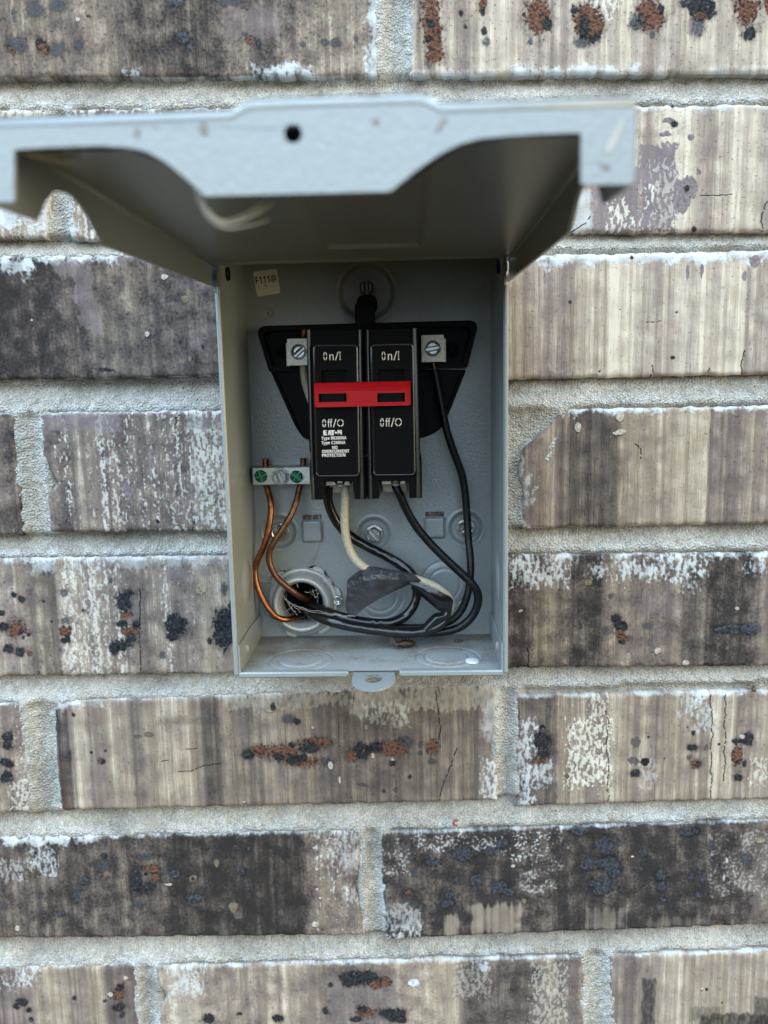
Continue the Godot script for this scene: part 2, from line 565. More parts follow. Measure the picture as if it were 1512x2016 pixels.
func brick_mesh(s: Dictionary, seed_: int) -> ArrayMesh:
	var wob := noise(seed_, 160.0, 3)
	var rel := noise(seed_ + 1, 60.0, 3)
	var us := spaced(s.len, 0.0024)
	var vs := spaced(s.tall, 0.0024)
	var nx := us.size()
	var ny := vs.size()
	var st := begin(true)
	var pts := []
	for j in ny:
		var v := vs[j] / s.tall as float
		var xl := along(s.l, v)
		var xr := along(s.r, v)
		for i in nx:
			var u := us[i] / s.len as float
			var x := lerpf(xl, xr, u)
			var yt: float = s.t[0] + s.t[1] * x
			var yb: float = s.b[0] + s.b[1] * x
			var edge := minf(minf(us[i], s.len - us[i]), minf(vs[j], s.tall - vs[j]))
			var fade := clampf(1.0 - edge / 0.006, 0.0, 1.0)
			yt += wob.get_noise_2d(x, 3.0) * 0.0011
			yb += wob.get_noise_2d(x, 9.0) * 0.0009
			var y := lerpf(yt, yb, v)
			x += wob.get_noise_2d(5.0 + u * 3.0, y) * 0.0014 * fade
			var z: float = s.z + rel.get_noise_2d(x, y) * 0.0006
			var r := 0.0022 + 0.0012 * wob.get_noise_2d(x * 0.6, y * 0.6)
			if edge < r:
				var q := 1.0 - edge / r
				z -= r * 0.7 * q * q
			pts.append([Vector3(x, y, z), Vector2((x - s.x0) / s.len, v)])
	var put := func(p: Array) -> void:
		st.set_uv(p[1]); st.add_vertex(p[0])
	for j in ny - 1:
		for i in nx - 1:
			var a: Array = pts[j * nx + i]
			var b: Array = pts[j * nx + i + 1]
			var c: Array = pts[(j + 1) * nx + i + 1]
			var d: Array = pts[(j + 1) * nx + i]
			var m: Vector3 = (a[0] + c[0]) * 0.5
			if Vector2(m.x, m.y).distance_to(PIPE) < PIPE_HOLE: continue
			for p in [a, b, c, a, c, d]: put.call(p)
	var rim := []
	for i in nx: rim.append(pts[i])
	for j in range(1, ny): rim.append(pts[j * nx + nx - 1])
	for i in range(nx - 2, -1, -1): rim.append(pts[(ny - 1) * nx + i])
	for j in range(ny - 2, 0, -1): rim.append(pts[j * nx])
	for k in rim.size():
		var a: Array = rim[k]
		var b: Array = rim[(k + 1) % rim.size()]
		var a2 := [Vector3(a[0].x, a[0].y, -0.016), a[1]]
		var b2 := [Vector3(b[0].x, b[0].y, -0.016), b[1]]
		for p in [a, a2, b2, a, b2, b]: put.call(p)
	st.index()
	return done(st)

# sand and cement: grain with pale and dark grains and a few pits
func sand_texture() -> ImageTexture:
	var size := 512
	var a := noise(31, 0.16, 4).get_seamless_image(size, size)
	var b := noise(33, 0.30, 1).get_seamless_image(size, size)
	var c := noise(35, 0.045, 3).get_seamless_image(size, size)
	for im in [a, b, c]: im.convert(Image.FORMAT_L8)
	var da := a.get_data()
	var db := b.get_data()
	var dc := c.get_data()
	var out := PackedByteArray()
	out.resize(size * size * 3)
	for k in size * size:
		var v := 0.62 + 0.30 * da[k] / 255.0 + 0.22 * (dc[k] / 255.0 - 0.5)
		var warm := 0.0
		if db[k] > 214: v += 0.22
		elif db[k] < 40: v *= 0.62; warm = 0.03
		elif db[k] > 120 and db[k] < 126 and da[k] < 110: v *= 0.78; warm = 0.08
		out[k * 3] = int(255.0 * clampf(v + warm * 0.4, 0.0, 1.0))
		out[k * 3 + 1] = int(255.0 * clampf(v - 0.012, 0.0, 1.0))
		out[k * 3 + 2] = int(255.0 * clampf(v - 0.03 - warm, 0.0, 1.0))
	return ImageTexture.create_from_image(Image.create_from_data(size, size, false, Image.FORMAT_RGB8, out))

# ------------------------------------------------------------------ the wall
func build_wall() -> void:
	var bricks: Array = brick_list()
	var rows: Array = row_list()
	paint_jobs = bricks
	painted.resize(bricks.size())
	var group := WorkerThreadPool.add_group_task(paint_brick, bricks.size())
	var wall := thing("brick_wall", "weathered wall of streaked grey-brown clinker bricks with wide grey mortar joints", "wall")
	# mortar: raked back under each brick, struck out to the top edge of the brick below
	var step_ := 0.0016
	var nx := int((WALL_RIGHT - WALL_LEFT) / step_)
	var ny := int((WALL_TOP - WALL_BOTTOM) / step_)
	var n1 := noise(5, 38.0, 3)
	var n2 := noise(6, 210.0, 3)
	var n3 := noise(8, 14.0, 3)
	var hs := PackedFloat32Array()
	hs.resize((nx + 1) * (ny + 1))
	var cs := PackedColorArray()
	cs.resize(hs.size())
	for j in ny + 1:
		var y := WALL_BOTTOM + j * step_
		for i in nx + 1:
			var x := WALL_LEFT + i * step_
			var z := -0.0055
			var lime := 0.0
			var dirt := 0.0
			for r in rows.size():
				var row: Dictionary = rows[r]
				var yt: float = row.t[0] + row.t[1] * x
				if y > yt: 
					# in the bed above this row
					var above: float = yt + 0.014
					if r > 0: above = rows[r - 1].b[0] + rows[r - 1].b[1] * x
					var t := clampf((above - y) / maxf(0.004, above - yt), 0.0, 1.0)
					z = lerpf(-0.0100, -0.0008, pow(t, 0.72))
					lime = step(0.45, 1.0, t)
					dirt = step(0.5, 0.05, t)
					break
				var yb: float = row.b[0] + row.b[1] * x
				if y > yb:
					var v := (yt - y) / (yt - yb)
					for hd: Array in row.heads:
						var x0 := lerpf(hd[0], hd[1], v)
						var x1 := lerpf(hd[2], hd[3], v)
						if x > x0 - 0.004 and x < x1 + 0.004:
							var t := clampf(absf((x - (x0 + x1) * 0.5) / ((x1 - x0) * 0.5)), 0.0, 1.0)
							z = lerpf(-0.0045, -0.0010, t * t)
							lime = 0.25 + 0.75 * step(0.5, 1.0, t)
					break
			var k := j * (nx + 1) + i
			hs[k] = z
			var tone := 0.56 + 0.22 * n3.get_noise_2d(x, y) + 0.10 * n1.get_noise_2d(x, y)
			var limey := clampf(lime * (0.55 + n1.get_noise_2d(x + 7.0, y) * 1.2), 0.0, 1.0)
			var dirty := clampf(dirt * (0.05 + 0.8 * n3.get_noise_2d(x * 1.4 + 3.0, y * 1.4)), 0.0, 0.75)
			# brown stain on the joint under the box
			dirty = maxf(dirty, clampf((0.75 + n1.get_noise_2d(x, y) * 1.6) * exp(-pow((x + 0.012) / 0.045, 2.0) - pow((y + 0.148) / 0.009, 2.0)), 0.0, 0.8))
			var c := Vector3(tone * 1.0, tone * 0.965, tone * 0.90)
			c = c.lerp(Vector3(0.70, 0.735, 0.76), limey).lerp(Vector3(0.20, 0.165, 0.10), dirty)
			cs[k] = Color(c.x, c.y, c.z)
	for pass_ in 2:
		var src := hs.duplicate()
		for j in range(1, ny):
			for i in range(1, nx):
				var k := j * (nx + 1) + i
				hs[k] = src[k] * 0.4 + 0.15 * (src[k - 1] + src[k + 1] + src[k - nx - 1] + src[k + nx + 1])
	var vs := PackedVector3Array()
	vs.resize(hs.size())
	for j in ny + 1:
		for i in nx + 1:
			var k := j * (nx + 1) + i
			var x := WALL_LEFT + i * step_
			var y := WALL_BOTTOM + j * step_
			vs[k] = Vector3(x, y, hs[k] + n1.get_noise_2d(x, y) * 0.0010 + n2.get_noise_2d(x, y) * 0.0011)
	var ns := PackedVector3Array()
	ns.resize(hs.size())
	var index := PackedInt32Array()
	for j in ny + 1:
		for i in nx + 1:
			var k := j * (nx + 1) + i
			var l := k - (1 if i > 0 else 0)
			var r := k + (1 if i < nx else 0)
			var d := k - (nx + 1 if j > 0 else 0)
			var u := k + (nx + 1 if j < ny else 0)
			ns[k] = (vs[r] - vs[l]).cross(vs[u] - vs[d]).normalized()
			if i < nx and j < ny:
				if Vector2(vs[k].x, vs[k].y).distance_to(PIPE) < PIPE_HOLE: continue
				index.append_array([k, k + nx + 1, k + nx + 2, k, k + nx + 2, k + 1])
	var arrays := []
	arrays.resize(Mesh.ARRAY_MAX)
	arrays[Mesh.ARRAY_VERTEX] = vs
	arrays[Mesh.ARRAY_NORMAL] = ns
	arrays[Mesh.ARRAY_COLOR] = cs
	arrays[Mesh.ARRAY_INDEX] = index
	var mm := ArrayMesh.new()
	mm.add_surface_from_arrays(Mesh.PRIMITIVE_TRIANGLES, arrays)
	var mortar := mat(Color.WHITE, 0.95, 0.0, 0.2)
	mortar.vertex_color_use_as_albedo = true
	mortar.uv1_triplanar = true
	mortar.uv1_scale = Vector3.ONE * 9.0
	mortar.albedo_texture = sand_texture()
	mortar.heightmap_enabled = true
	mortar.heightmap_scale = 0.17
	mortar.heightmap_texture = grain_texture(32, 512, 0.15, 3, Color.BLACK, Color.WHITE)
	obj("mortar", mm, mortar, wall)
	# the wall behind the joints
	var core := begin()
	var gap := 0.014
	for part in [[WALL_LEFT, PIPE.x - gap, WALL_BOTTOM, WALL_TOP], [PIPE.x + gap, WALL_RIGHT, WALL_BOTTOM, WALL_TOP], [PIPE.x - gap, PIPE.x + gap, WALL_BOTTOM, PIPE.y - gap], [PIPE.x - gap, PIPE.x + gap, PIPE.y + gap, WALL_TOP]]:
		add_box(core, Vector3((part[0] + part[1]) * 0.5, (part[2] + part[3]) * 0.5, -0.055), Vector3(part[1] - part[0], part[3] - part[2], 0.08))
	obj("mortar_core", done(core), mat(lin(0.36, 0.35, 0.32), 0.95), wall)
	WorkerThreadPool.wait_for_group_task_completion(group)
	for k in bricks.size():
		var m := mat(Color.WHITE, 1.0, 0.0, 0.16)
		m.albedo_texture = ImageTexture.create_from_image(painted[k][0])
		var rough := ImageTexture.create_from_image(painted[k][1])
		m.roughness_texture = rough
		m.roughness_texture_channel = BaseMaterial3D.TEXTURE_CHANNEL_GREEN
		m.heightmap_enabled = true
		m.heightmap_texture = rough
		m.heightmap_scale = 0.34
		m.texture_repeat = false
		obj("brick", brick_mesh(bricks[k], 400 + k * 3), m, wall)

func row_list() -> Array:
	return [
		{"t": [0.21456, -0.03217], "b": [0.15365, -0.02632], "heads": [[-0.25368, -0.26239, -0.23951, -0.24761], [-0.01125, -0.0146, 0.00367, 0.00117]]},
		{"t": [0.13891, -0.02394], "b": [0.07693, -0.0167], "heads": [[-0.18353, -0.18949, -0.17356, -0.17719], [0.06348, 0.06491, 0.07864, 0.08144]]},
		{"t": [0.06792, -0.01118], "b": [0.0051, -0.00114], "heads": [[-0.32006, -0.33035, -0.30495, -0.31319], [-0.06505, -0.06758, -0.04976, -0.05196]]},
		{"t": [-0.01264, -0.00711], "b": [-0.0773, 0.00178], "heads": [[-0.21437, -0.2165, -0.20152, -0.20184], [0.03982, 0.03967, 0.07991, 0.05829]]},
		{"t": [-0.09121, -0.00502], "b": [-0.15748, 0.00234], "heads": [[-0.32032, -0.33069, -0.30523, -0.31345], [-0.05859, -0.05927, -0.04293, -0.04433]]},
		{"t": [-0.17059, 0.02121], "b": [-0.23626, 0.034], "heads": [[-0.22581, -0.22584, -0.20485, -0.20914], [0.04512, 0.04452, 0.05501, 0.05462]]},
		{"t": [-0.25369, 0.02478], "b": [-0.32094, 0.02272], "heads": [[-0.31156, -0.32097, -0.29473, -0.3019], [-0.03258, -0.03277, -0.02146, -0.02083]]},
		{"t": [-0.33609, 0.03353], "b": [-0.41844, 0.04257], "heads": [[-0.17067, -0.17388, -0.16001, -0.16125], [0.09549, 0.0961, 0.10965, 0.11547]]},
	]

func brick_list() -> Array:
	return [
		{"t": [0.21481, -0.03356], "b": [0.15368, -0.02643], "l": [[0.0, -0.23951], [1.0, -0.24761]], "r": [[0.0, -0.01125], [0.6603, -0.01362], [1.0, -0.0146]], "x0": -0.24761, "len": 0.2364, "tall": 0.062, "w": 992, "h": 260, "z": -0.00096, "cont": 1.0,
		"top": 0.00133, "lw": 0.0, "rw": 0.0024,
		"prof": [[0.02, 0.288, 0.3, 0.1], [0.185, 0.36, 0.3, 0.05], [0.273, 0.396, 0.4, 0.1], [0.327, 0.36, 0.3, 0.05], [0.403, 0.396, 0.4, 0.05], [0.447, 0.238, 0.3, 0.05], [0.512, 0.245, 0.3, 0.1], [0.566, 0.187, 0.2, 0.05], [0.62, 0.202, 0.2, 0.05], [0.663, 0.274, 0.4, 0.1], [0.749, 0.274, 0.3, 0.05], [0.792, 0.302, 0.4, 0.1], [0.824, 0.396, 0.4, 0.2], [0.878, 0.36, 0.3, 0.15], [0.899, 0.446, 0.5, 0.3], [0.942, 0.432, 0.5, 0.3], [0.99, 0.432, 0.4, 0.3]],
		"spots": [[0.2119, 0.7397, 0.0203, 0.0688, "blue"], [0.1998, 0.7815, 0.009, 0.0301, "rust"], [0.2647, 0.7408, 0.0124, 0.0559, "black"], [0.2704, 0.7792, 0.0158, 0.0516, "rust"], [0.3012, 0.7798, 0.0181, 0.0645, "blue"], [0.2561, 0.4937, 0.0226, 0.0688, "blue"], [0.3084, 0.4494, 0.0181, 0.0516, "blue"], [0.5715, 0.6899, 0.0124, 0.0516, "blue"], [0.5888, 0.7669, 0.0102, 0.0258, "blue"], [0.3493, 0.735, 0.009, 0.0344, "blue"], [0.7141, 0.7235, 0.009, 0.0301, "rust"], [0.7332, 0.7546, 0.0056, 0.0258, "black"], [0.5615, 0.4352, 0.0192, 0.0344, "blue"], [0.6747, 0.4259, 0.0226, 0.0344, "blue"], [0.8758, 0.7346, 0.0102, 0.0258, "blue"], [0.894, 0.7427, 0.0124, 0.0387, "blue"], [0.3497, 0.5561, 0.0056, 0.0215, "pale"], [0.3721, 0.53, 0.0045, 0.0129, "black"], [0.8271, 0.7528, 0.0068, 0.0215, "blue"], [0.5232, 0.7846, 0.0068, 0.0215, "blue"], [0.2108, 0.5118, 0.0045, 0.0602, "blue"], [0.9403, 0.7168, 0.0045, 0.0258, "blue"], [0.7039, 0.6735, 0.0056, 0.0172, "blue"]],
		"rects": [[0.658, 0.471, 0.779, 0.7134, "mauve", 0.35], [0.7174, 0.9006, 0.8431, 1.0082, "lime", 0.95], [0.962, 0.3555, 1.0031, 0.9926, "lime", 0.9], [0.4383, 0.9521, 0.4727, 0.9916, "lime", 0.7]],
		"cracks": []},
		{"t": [0.21406, -0.02939], "b": [0.15358, -0.02608], "l": [[0.0, 0.00367], [0.502, 0.00167], [1.0, 0.00117]], "r": [[0.0, 0.21823], [1.0, 0.22209]], "x0": 0.00117, "len": 0.2209, "tall": 0.0601, "w": 927, "h": 252, "z": -0.00115, "cont": 1.2,
		"top": 0.00133, "lw": 0.0016, "rw": 0.0,
		"prof": [[0.002, 0.6, 0.3, 0.2], [0.035, 0.5, 0.1, 0.15], [0.075, 0.78, 0.6, 0.3], [0.098, 0.6, 0.4, 0.2], [0.115, 0.45, 0.2, 0.1], [0.143, 0.5, 0.2, 0.1], [0.16, 0.75, 0.5, 0.2], [0.222, 0.78, 0.6, 0.1], [0.256, 0.62, 0.3, 0.05], [0.323, 0.58, 0.1, 0.05], [0.368, 0.68, 0.4, 0.05], [0.436, 0.72, 0.5, 0.1], [0.481, 0.75, 0.6, 0.05], [0.525, 0.6, 0.1, 0.02], [0.57, 0.62, 0.2, 0.02], [0.609, 0.6, 0.3, 0.02], [0.67, 0.78, 0.6, 0.1], [0.715, 0.66, 0.4, 0.05], [0.794, 0.74, 0.5, 0.1], [0.991, 0.6, 0.4, 0.1]],
		"spots": [[0.0497, 0.5997, 0.0266, 0.2218, "rust"], [0.057, 0.7939, 0.0241, 0.1065, "rust"], [0.0508, 0.5997, 0.0084, 0.0355, "black"], [0.0436, 0.7157, 0.0084, 0.0222, "black"], [0.0488, 0.8327, 0.0097, 0.0355, "rust"], [0.1656, 0.4487, 0.0121, 0.0799, "rust"], [0.1689, 0.6608, 0.006, 0.0355, "black"], [0.1733, 0.7384, 0.0097, 0.0355, "blue"], [0.1667, 0.5064, 0.006, 0.0311, "black"], [0.2876, 0.5557, 0.029, 0.1863, "rust"], [0.3103, 0.618, 0.0121, 0.0532, "black"], [0.2721, 0.741, 0.0072, 0.0222, "blue"], [0.4025, 0.5896, 0.0338, 0.1508, "rust"], [0.3915, 0.6472, 0.0109, 0.0976, "black"], [0.4166, 0.7136, 0.0121, 0.0266, "black"], [0.3874, 0.7439, 0.0169, 0.0399, "blue"], [0.3685, 0.504, 0.0097, 0.0355, "black"], [0.5345, 0.5353, 0.0362, 0.1331, "rust"], [0.5091, 0.5847, 0.0145, 0.0621, "blue"], [0.5435, 0.6937, 0.0072, 0.0266, "blue"], [0.561, 0.4938, 0.0072, 0.0355, "black"], [0.6477, 0.4732, 0.0386, 0.0887, "black"], [0.6508, 0.5653, 0.0193, 0.0444, "rust"], [0.6449, 0.6422, 0.0169, 0.0799, "blue"], [0.6706, 0.539, 0.0097, 0.0444, "black"], [0.7535, 0.5028, 0.029, 0.1065, "rust"], [0.759, 0.6838, 0.0193, 0.0621, "black"], [0.7491, 0.5987, 0.0097, 0.0355, "rust"], [0.7975, 0.4849, 0.0121, 0.0887, "rust"], [0.118, 0.5243, 0.0048, 0.0266, "black"], [0.1269, 0.621, 0.0036, 0.0177, "black"]],
		"rects": [[0.4071, 0.3596, 0.464, 0.5373, "flake", 0.9], [0.2223, 0.9269, 0.5177, 1.0205, "lime", 0.75], [0.0002, 0.9528, 0.8014, 1.0274, "lime", 0.5]],
		"cracks": []},
		{"t": [0.13909, -0.02532], "b": [0.07692, -0.0167], "l": [[0.0, -0.37902], [1.0, -0.38916]], "r": [[0.0, -0.18353], [0.7258, -0.18636], [1.0, -0.18949]], "x0": -0.38916, "len": 0.2056, "tall": 0.0646, "w": 863, "h": 271, "z": -0.00065, "cont": 1.0,
		"top": 0.00187, "lw": 0.0, "rw": 0.00213,
		"prof": [[0.026, 0.5, 0.3, 0.3], [0.736, 0.5, 0.3, 0.4], [0.866, 0.55, 0.3, 0.5], [0.918, 0.7, 0.3, 0.6], [0.993, 0.65, 0.2, 0.6]],
		"spots": [],
		"rects": [[0.8065, 0.7206, 0.9447, 0.9152, "lime", 0.9], [0.939, 0.6455, 0.98, 0.9642, "lime", 0.7]],
		"cracks": []},
		{"t": [0.13909, -0.02532], "b": [0.07651, -0.01125], "l": [[0.0, -0.17356], [0.7117, -0.17728], [1.0, -0.17719]], "r": [[0.0, 0.06348], [1.0, 0.06491]], "x0": -0.17728, "len": 0.2422, "tall": 0.0634, "w": 1017, "h": 266, "z": -0.00091, "cont": 1.0,
		"top": 0.0016, "lw": 0.00213, "rw": 0.0,
		"prof": [[0.005, 0.6, 0.3, 0.5], [0.036, 0.45, 0.2, 0.55], [0.068, 0.4, 0.2, 0.6], [0.297, 0.4, 0.3, 0.4], [0.993, 0.5, 0.3, 0.3]],
		"spots": [],
		"rects": [[0.0, 0.7117, 0.0116, 0.9931, "lime", 0.8]],
		"cracks": []},
		{"t": [0.13855, -0.02118], "b": [0.07736, -0.02215], "l": [[0.0, 0.07864], [0.6436, 0.07911], [0.8458, 0.0844], [1.0, 0.08144]], "r": [[0.0, 0.29666], [1.0, 0.30226]], "x0": 0.07864, "len": 0.2236, "tall": 0.0614, "w": 939, "h": 257, "z": -0.00137, "cont": 1.2,
		"top": 0.0032, "lw": 0.0, "rw": 0.0,
		"prof": [[0.002, 0.6, 0.2, 0.4], [0.056, 0.62, 0.2, 0.3], [0.102, 0.6, 0.2, 0.1], [0.147, 0.55, 0.1, 0.05], [0.193, 0.6, 0.2, 0.15], [0.215, 0.85, 0.7, 0.35], [0.249, 0.85, 0.7, 0.3], [0.283, 0.78, 0.6, 0.25], [0.312, 0.6, 0.3, 0.02], [0.34, 0.55, 0.2, 0.02], [0.365, 0.68, 0.5, 0.02], [0.383, 0.88, 0.8, 0.05], [0.402, 0.7, 0.5, 0.02], [0.419, 0.8, 0.7, 0.02], [0.455, 0.64, 0.4, 0.02], [0.987, 0.6, 0.4, 0.1]],
		"spots": [[0.2757, 0.6425, 0.0286, 0.0956, "mauve"], [0.2653, 0.7503, 0.0215, 0.1043, "mauve"], [0.2769, 0.6505, 0.0048, 0.0217, "black"], [0.2832, 0.2471, 0.0072, 0.0261, "mauve"], [0.304, 0.5239, 0.0072, 0.0304, "mauve"], [0.297, 0.9727, 0.0048, 0.0217, "black"], [0.2326, 0.1162, 0.0143, 0.0261, "mauve"], [0.2463, 0.1441, 0.0072, 0.0217, "black"], [0.2267, 0.2217, 0.0143, 0.0217, "mauve"], [0.2395, 0.0036, 0.0048, 0.013, "black"]],
		"rects": [[0.1709, 0.2984, 0.2538, 0.9922, "mauve", 1.0], [0.0677, 0.4854, 0.1758, 0.9908, "mauve", 0.9], [0.1034, 0.7667, 0.1482, 0.9699, "flake", 0.9], [0.1881, 0.6283, 0.1994, 0.7689, "flake", 0.9], [0.1498, 0.8686, 0.1685, 0.9297, "flake", 1.0], [0.0111, 0.6037, 0.0643, 0.9887, "lime", 0.55], [0.2015, 0.4495, 0.265, 0.9721, "flake", 0.45], [0.2114, -0.0013, 0.27, 0.2741, "flake", 0.4]],
		"cracks": [[[0.4581, 0.7548], [0.4515, 0.8548], [0.4511, 0.9958]], [[0.3081, 0.7073], [0.3534, 0.7084], [0.3817, 0.701]], [[0.0148, 1.0], [0.0468, 0.9274], [0.058, 0.8667]]]},
		{"t": [0.06919, -0.0133], "b": [0.00675, -0.00165], "l": [[0.0, -0.30495], [1.0, -0.31319]], "r": [[0.0, -0.06505], [1.0, -0.06758]], "x0": -0.31319, "len": 0.2481, "tall": 0.0646, "w": 1042, "h": 271, "z": -0.00138, "cont": 0.7,
		"top": 0.00267, "lw": 0.0, "rw": 0.0,
		"prof": [[0.017, 0.216, 0.1, 0.1], [0.384, 0.158, 0.0, 0.05], [0.428, 0.173, 0.0, 0.05], [0.472, 0.13, 0.0, 0.02], [0.499, 0.202, 0.2, 0.15], [0.532, 0.259, 0.1, 0.05], [0.56, 0.238, 0.1, 0.05], [0.582, 0.302, 0.4, 0.2], [0.609, 0.274, 0.1, 0.1], [0.636, 0.302, 0.4, 0.2], [0.664, 0.324, 0.5, 0.15], [0.702, 0.238, 0.1, 0.1], [0.745, 0.23, 0.0, 0.1], [0.789, 0.266, 0.2, 0.1], [0.865, 0.302, 0.2, 0.1], [0.995, 0.288, 0.2, 0.1]],
		"spots": [[0.7419, 0.1862, 0.0086, 0.0248, "pale"], [0.7835, 0.3628, 0.0086, 0.033, "tan"], [0.8159, 0.7592, 0.0032, 0.0124, "black"], [0.603, 0.922, 0.0172, 0.0165, "black"], [0.6973, 0.6395, 0.0064, 0.0248, "pale"], [0.4492, 0.5129, 0.0032, 0.0124, "pale"], [0.7861, 0.8442, 0.0043, 0.0248, "tan"]],
		"rects": [[0.3954, 0.0079, 0.4692, 0.1192, "lime", 0.95], [0.4609, 0.0032, 0.6422, 0.0643, "lime", 1.0], [0.5034, 0.0531, 0.5557, 0.1558, "mauve", 0.6], [0.4426, 0.0899, 0.4568, 0.1825, "lime", 0.7], [0.5464, 0.0753, 0.5905, 0.6036, "mauve", 0.55], [0.6401, 0.0003, 0.7089, 0.0838, "mauve", 0.5], [0.3939, 0.0674, 0.4384, 0.9844, "coat", 0.35]],
		"cracks": []},
		{"t": [0.06538, -0.00693], "b": [0.00179, -0.00011], "l": [[0.0, -0.04976], [1.0, -0.05196]], "r": [[0.0, 0.2351], [1.0, 0.2393]], "x0": -0.05196, "len": 0.2913, "tall": 0.063, "w": 1223, "h": 264, "z": -0.00045, "cont": 1.2,
		"top": 0.0032, "lw": 0.0, "rw": 0.0,
		"prof": [[0.004, 0.5, 0.3, 0.1], [0.354, 0.55, 0.8, 0.02], [0.37, 0.6, 0.9, 0.05], [0.382, 0.5, 0.6, 0.02], [0.392, 0.57, 0.2, 0.02], [0.419, 0.53, 0.1, 0.02], [0.442, 0.56, 0.1, 0.02], [0.469, 0.55, 0.2, 0.02], [0.48, 0.72, 0.9, 0.02], [0.505, 0.62, 0.7, 0.02], [0.523, 0.68, 0.6, 0.02], [0.532, 0.86, 0.7, 0.03], [0.567, 0.84, 0.6, 0.03], [0.587, 0.66, 0.3, 0.02], [0.603, 0.6, 0.1, 0.02], [0.621, 0.62, 0.2, 0.02], [0.639, 0.64, 0.1, 0.02], [0.661, 0.84, 0.5, 0.12], [0.675, 0.66, 0.3, 0.05], [0.697, 0.82, 0.7, 0.1], [0.719, 0.7, 0.8, 0.02], [0.746, 0.68, 0.6, 0.02], [0.759, 0.86, 0.7, 0.15], [0.772, 0.62, 0.3, 0.12], [0.79, 0.6, 0.1, 0.03], [0.799, 0.66, 0.3, 0.1]],
		"spots": [[0.7814, 0.0862, 0.0101, 0.0508, "mauve"], [0.4169, 0.1735, 0.0027, 0.072, "mauve"], [0.6913, 0.1382, 0.0037, 0.0762, "mauve"], [0.6667, 0.1561, 0.0027, 0.0593, "mauve"], [0.5686, 0.0387, 0.0027, 0.0127, "black"], [0.4613, 0.3799, 0.0027, 0.0127, "black"], [0.6457, 0.8455, 0.0037, 0.0127, "black"], [0.7659, 0.2056, 0.0046, 0.0424, "mauve"], [0.6494, 0.475, 0.0018, 0.0085, "black"], [0.5155, 0.9408, 0.0018, 0.0085, "black"]],
		"rects": [[0.405, -0.024, 0.8052, 0.0924, "lime", 1.0], [0.4201, 0.8898, 0.4703, 0.9989, "lime", 0.35]],
		"cracks": [[[0.7698, 0.7996], [0.7672, 0.9033], [0.7699, 0.9997]], [[0.5991, 0.5562], [0.6196, 0.5499]], [[0.6092, 0.9084], [0.608, 1.0085]], [[0.7111, 0.9394], [0.7098, 1.002]]]},
		{"t": [-0.01197, -0.00916], "b": [-0.07544, 0.00963], "l": [[0.0, -0.44], [1.0, -0.44]], "r": [[0.0, -0.21437], [0.2731, -0.21688], [0.603, -0.21523], [1.0, -0.2165]], "x0": -0.44, "len": 0.2256, "tall": 0.0696, "w": 947, "h": 292, "z": -0.00055, "cont": 1.0,
		"top": 0.00107, "lw": 0.0, "rw": 0.00107,
		"prof": [[-0.119, 0.4, 0.2, 0.2], [0.824, 0.35, 0.2, 0.3], [0.95, 0.4, 0.3, 0.3], [0.974, 0.22, 0.1, 0.3], [1.004, 0.25, 0.1, 0.3]],
		"spots": [],
		"rects": [[0.9162, 0.7639, 0.9855, 1.0, "coat", 0.5]],
		"cracks": []},
		{"t": [-0.01197, -0.00916], "b": [-0.07802, -0.00967], "l": [[0.0, -0.20152], [0.1362, -0.20121], [0.3531, -0.20188], [0.5434, -0.19648], [0.5775, -0.19442], [0.6913, -0.20153], [1.0, -0.20184]], "r": [[0.0, 0.03982], [1.0, 0.03967]], "x0": -0.20188, "len": 0.2417, "tall": 0.066, "w": 1015, "h": 277, "z": -0.00036, "cont": 1.0,
		"top": 0.0016, "lw": 0.00133, "rw": 0.0,
		"prof": [[-0.01, 0.38, 0.1, 0.3], [0.024, 0.36, 0.1, 0.35], [0.041, 0.33, 0.1, 0.45], [0.07, 0.4, 0.2, 0.5], [0.082, 0.55, 0.4, 0.35], [0.093, 0.45, 0.2, 0.3], [0.108, 0.55, 0.5, 0.45], [0.134, 0.38, 0.2, 0.55], [0.174, 0.36, 0.2, 0.5], [0.215, 0.38, 0.2, 0.45], [0.249, 0.35, 0.2, 0.45], [0.284, 0.42, 0.4, 0.5], [0.307, 0.38, 0.2, 0.5], [0.324, 0.33, 0.1, 0.5], [0.347, 0.5, 0.4, 0.62], [0.387, 0.42, 0.3, 0.55], [0.416, 0.5, 0.3, 0.62], [1.0, 0.4, 0.3, 0.4]],
		"spots": [[0.2537, 0.9025, 0.0044, 0.0162, "black"], [0.1886, 0.6456, 0.0132, 0.0646, "mauve"], [0.251, 0.3951, 0.0066, 0.0808, "mauve"], [0.3363, 0.6708, 0.0066, 0.0808, "mauve"]],
		"rects": [[0.0172, 0.0125, 0.1865, 0.1556, "mauve", 0.7], [0.3312, 0.0457, 0.4208, 0.1397, "mauve", 0.5]],
		"cracks": [[[0.3047, 0.1353], [0.3082, 0.0612], [0.3179, 0.0247]], [[0.3313, 0.9899], [0.3384, 0.9045]], [[0.031, 0.5733], [0.0451, 0.5652]]]},
		{"t": [-0.01396, -0.003], "b": [-0.07844, 0.00538], "l": [[0.0, 0.07991], [0.1855, 0.0688], [0.3344, 0.05811], [0.5124, 0.05654], [0.6671, 0.05874], [1.0, 0.05829]], "r": [[0.0, 0.28961], [1.0, 0.29489]], "x0": 0.05654, "len": 0.2384, "tall": 0.063, "w": 1001, "h": 264, "z": -0.00083, "cont": 1.2,
		"top": 0.00133, "lw": 0.0024, "rw": 0.0,
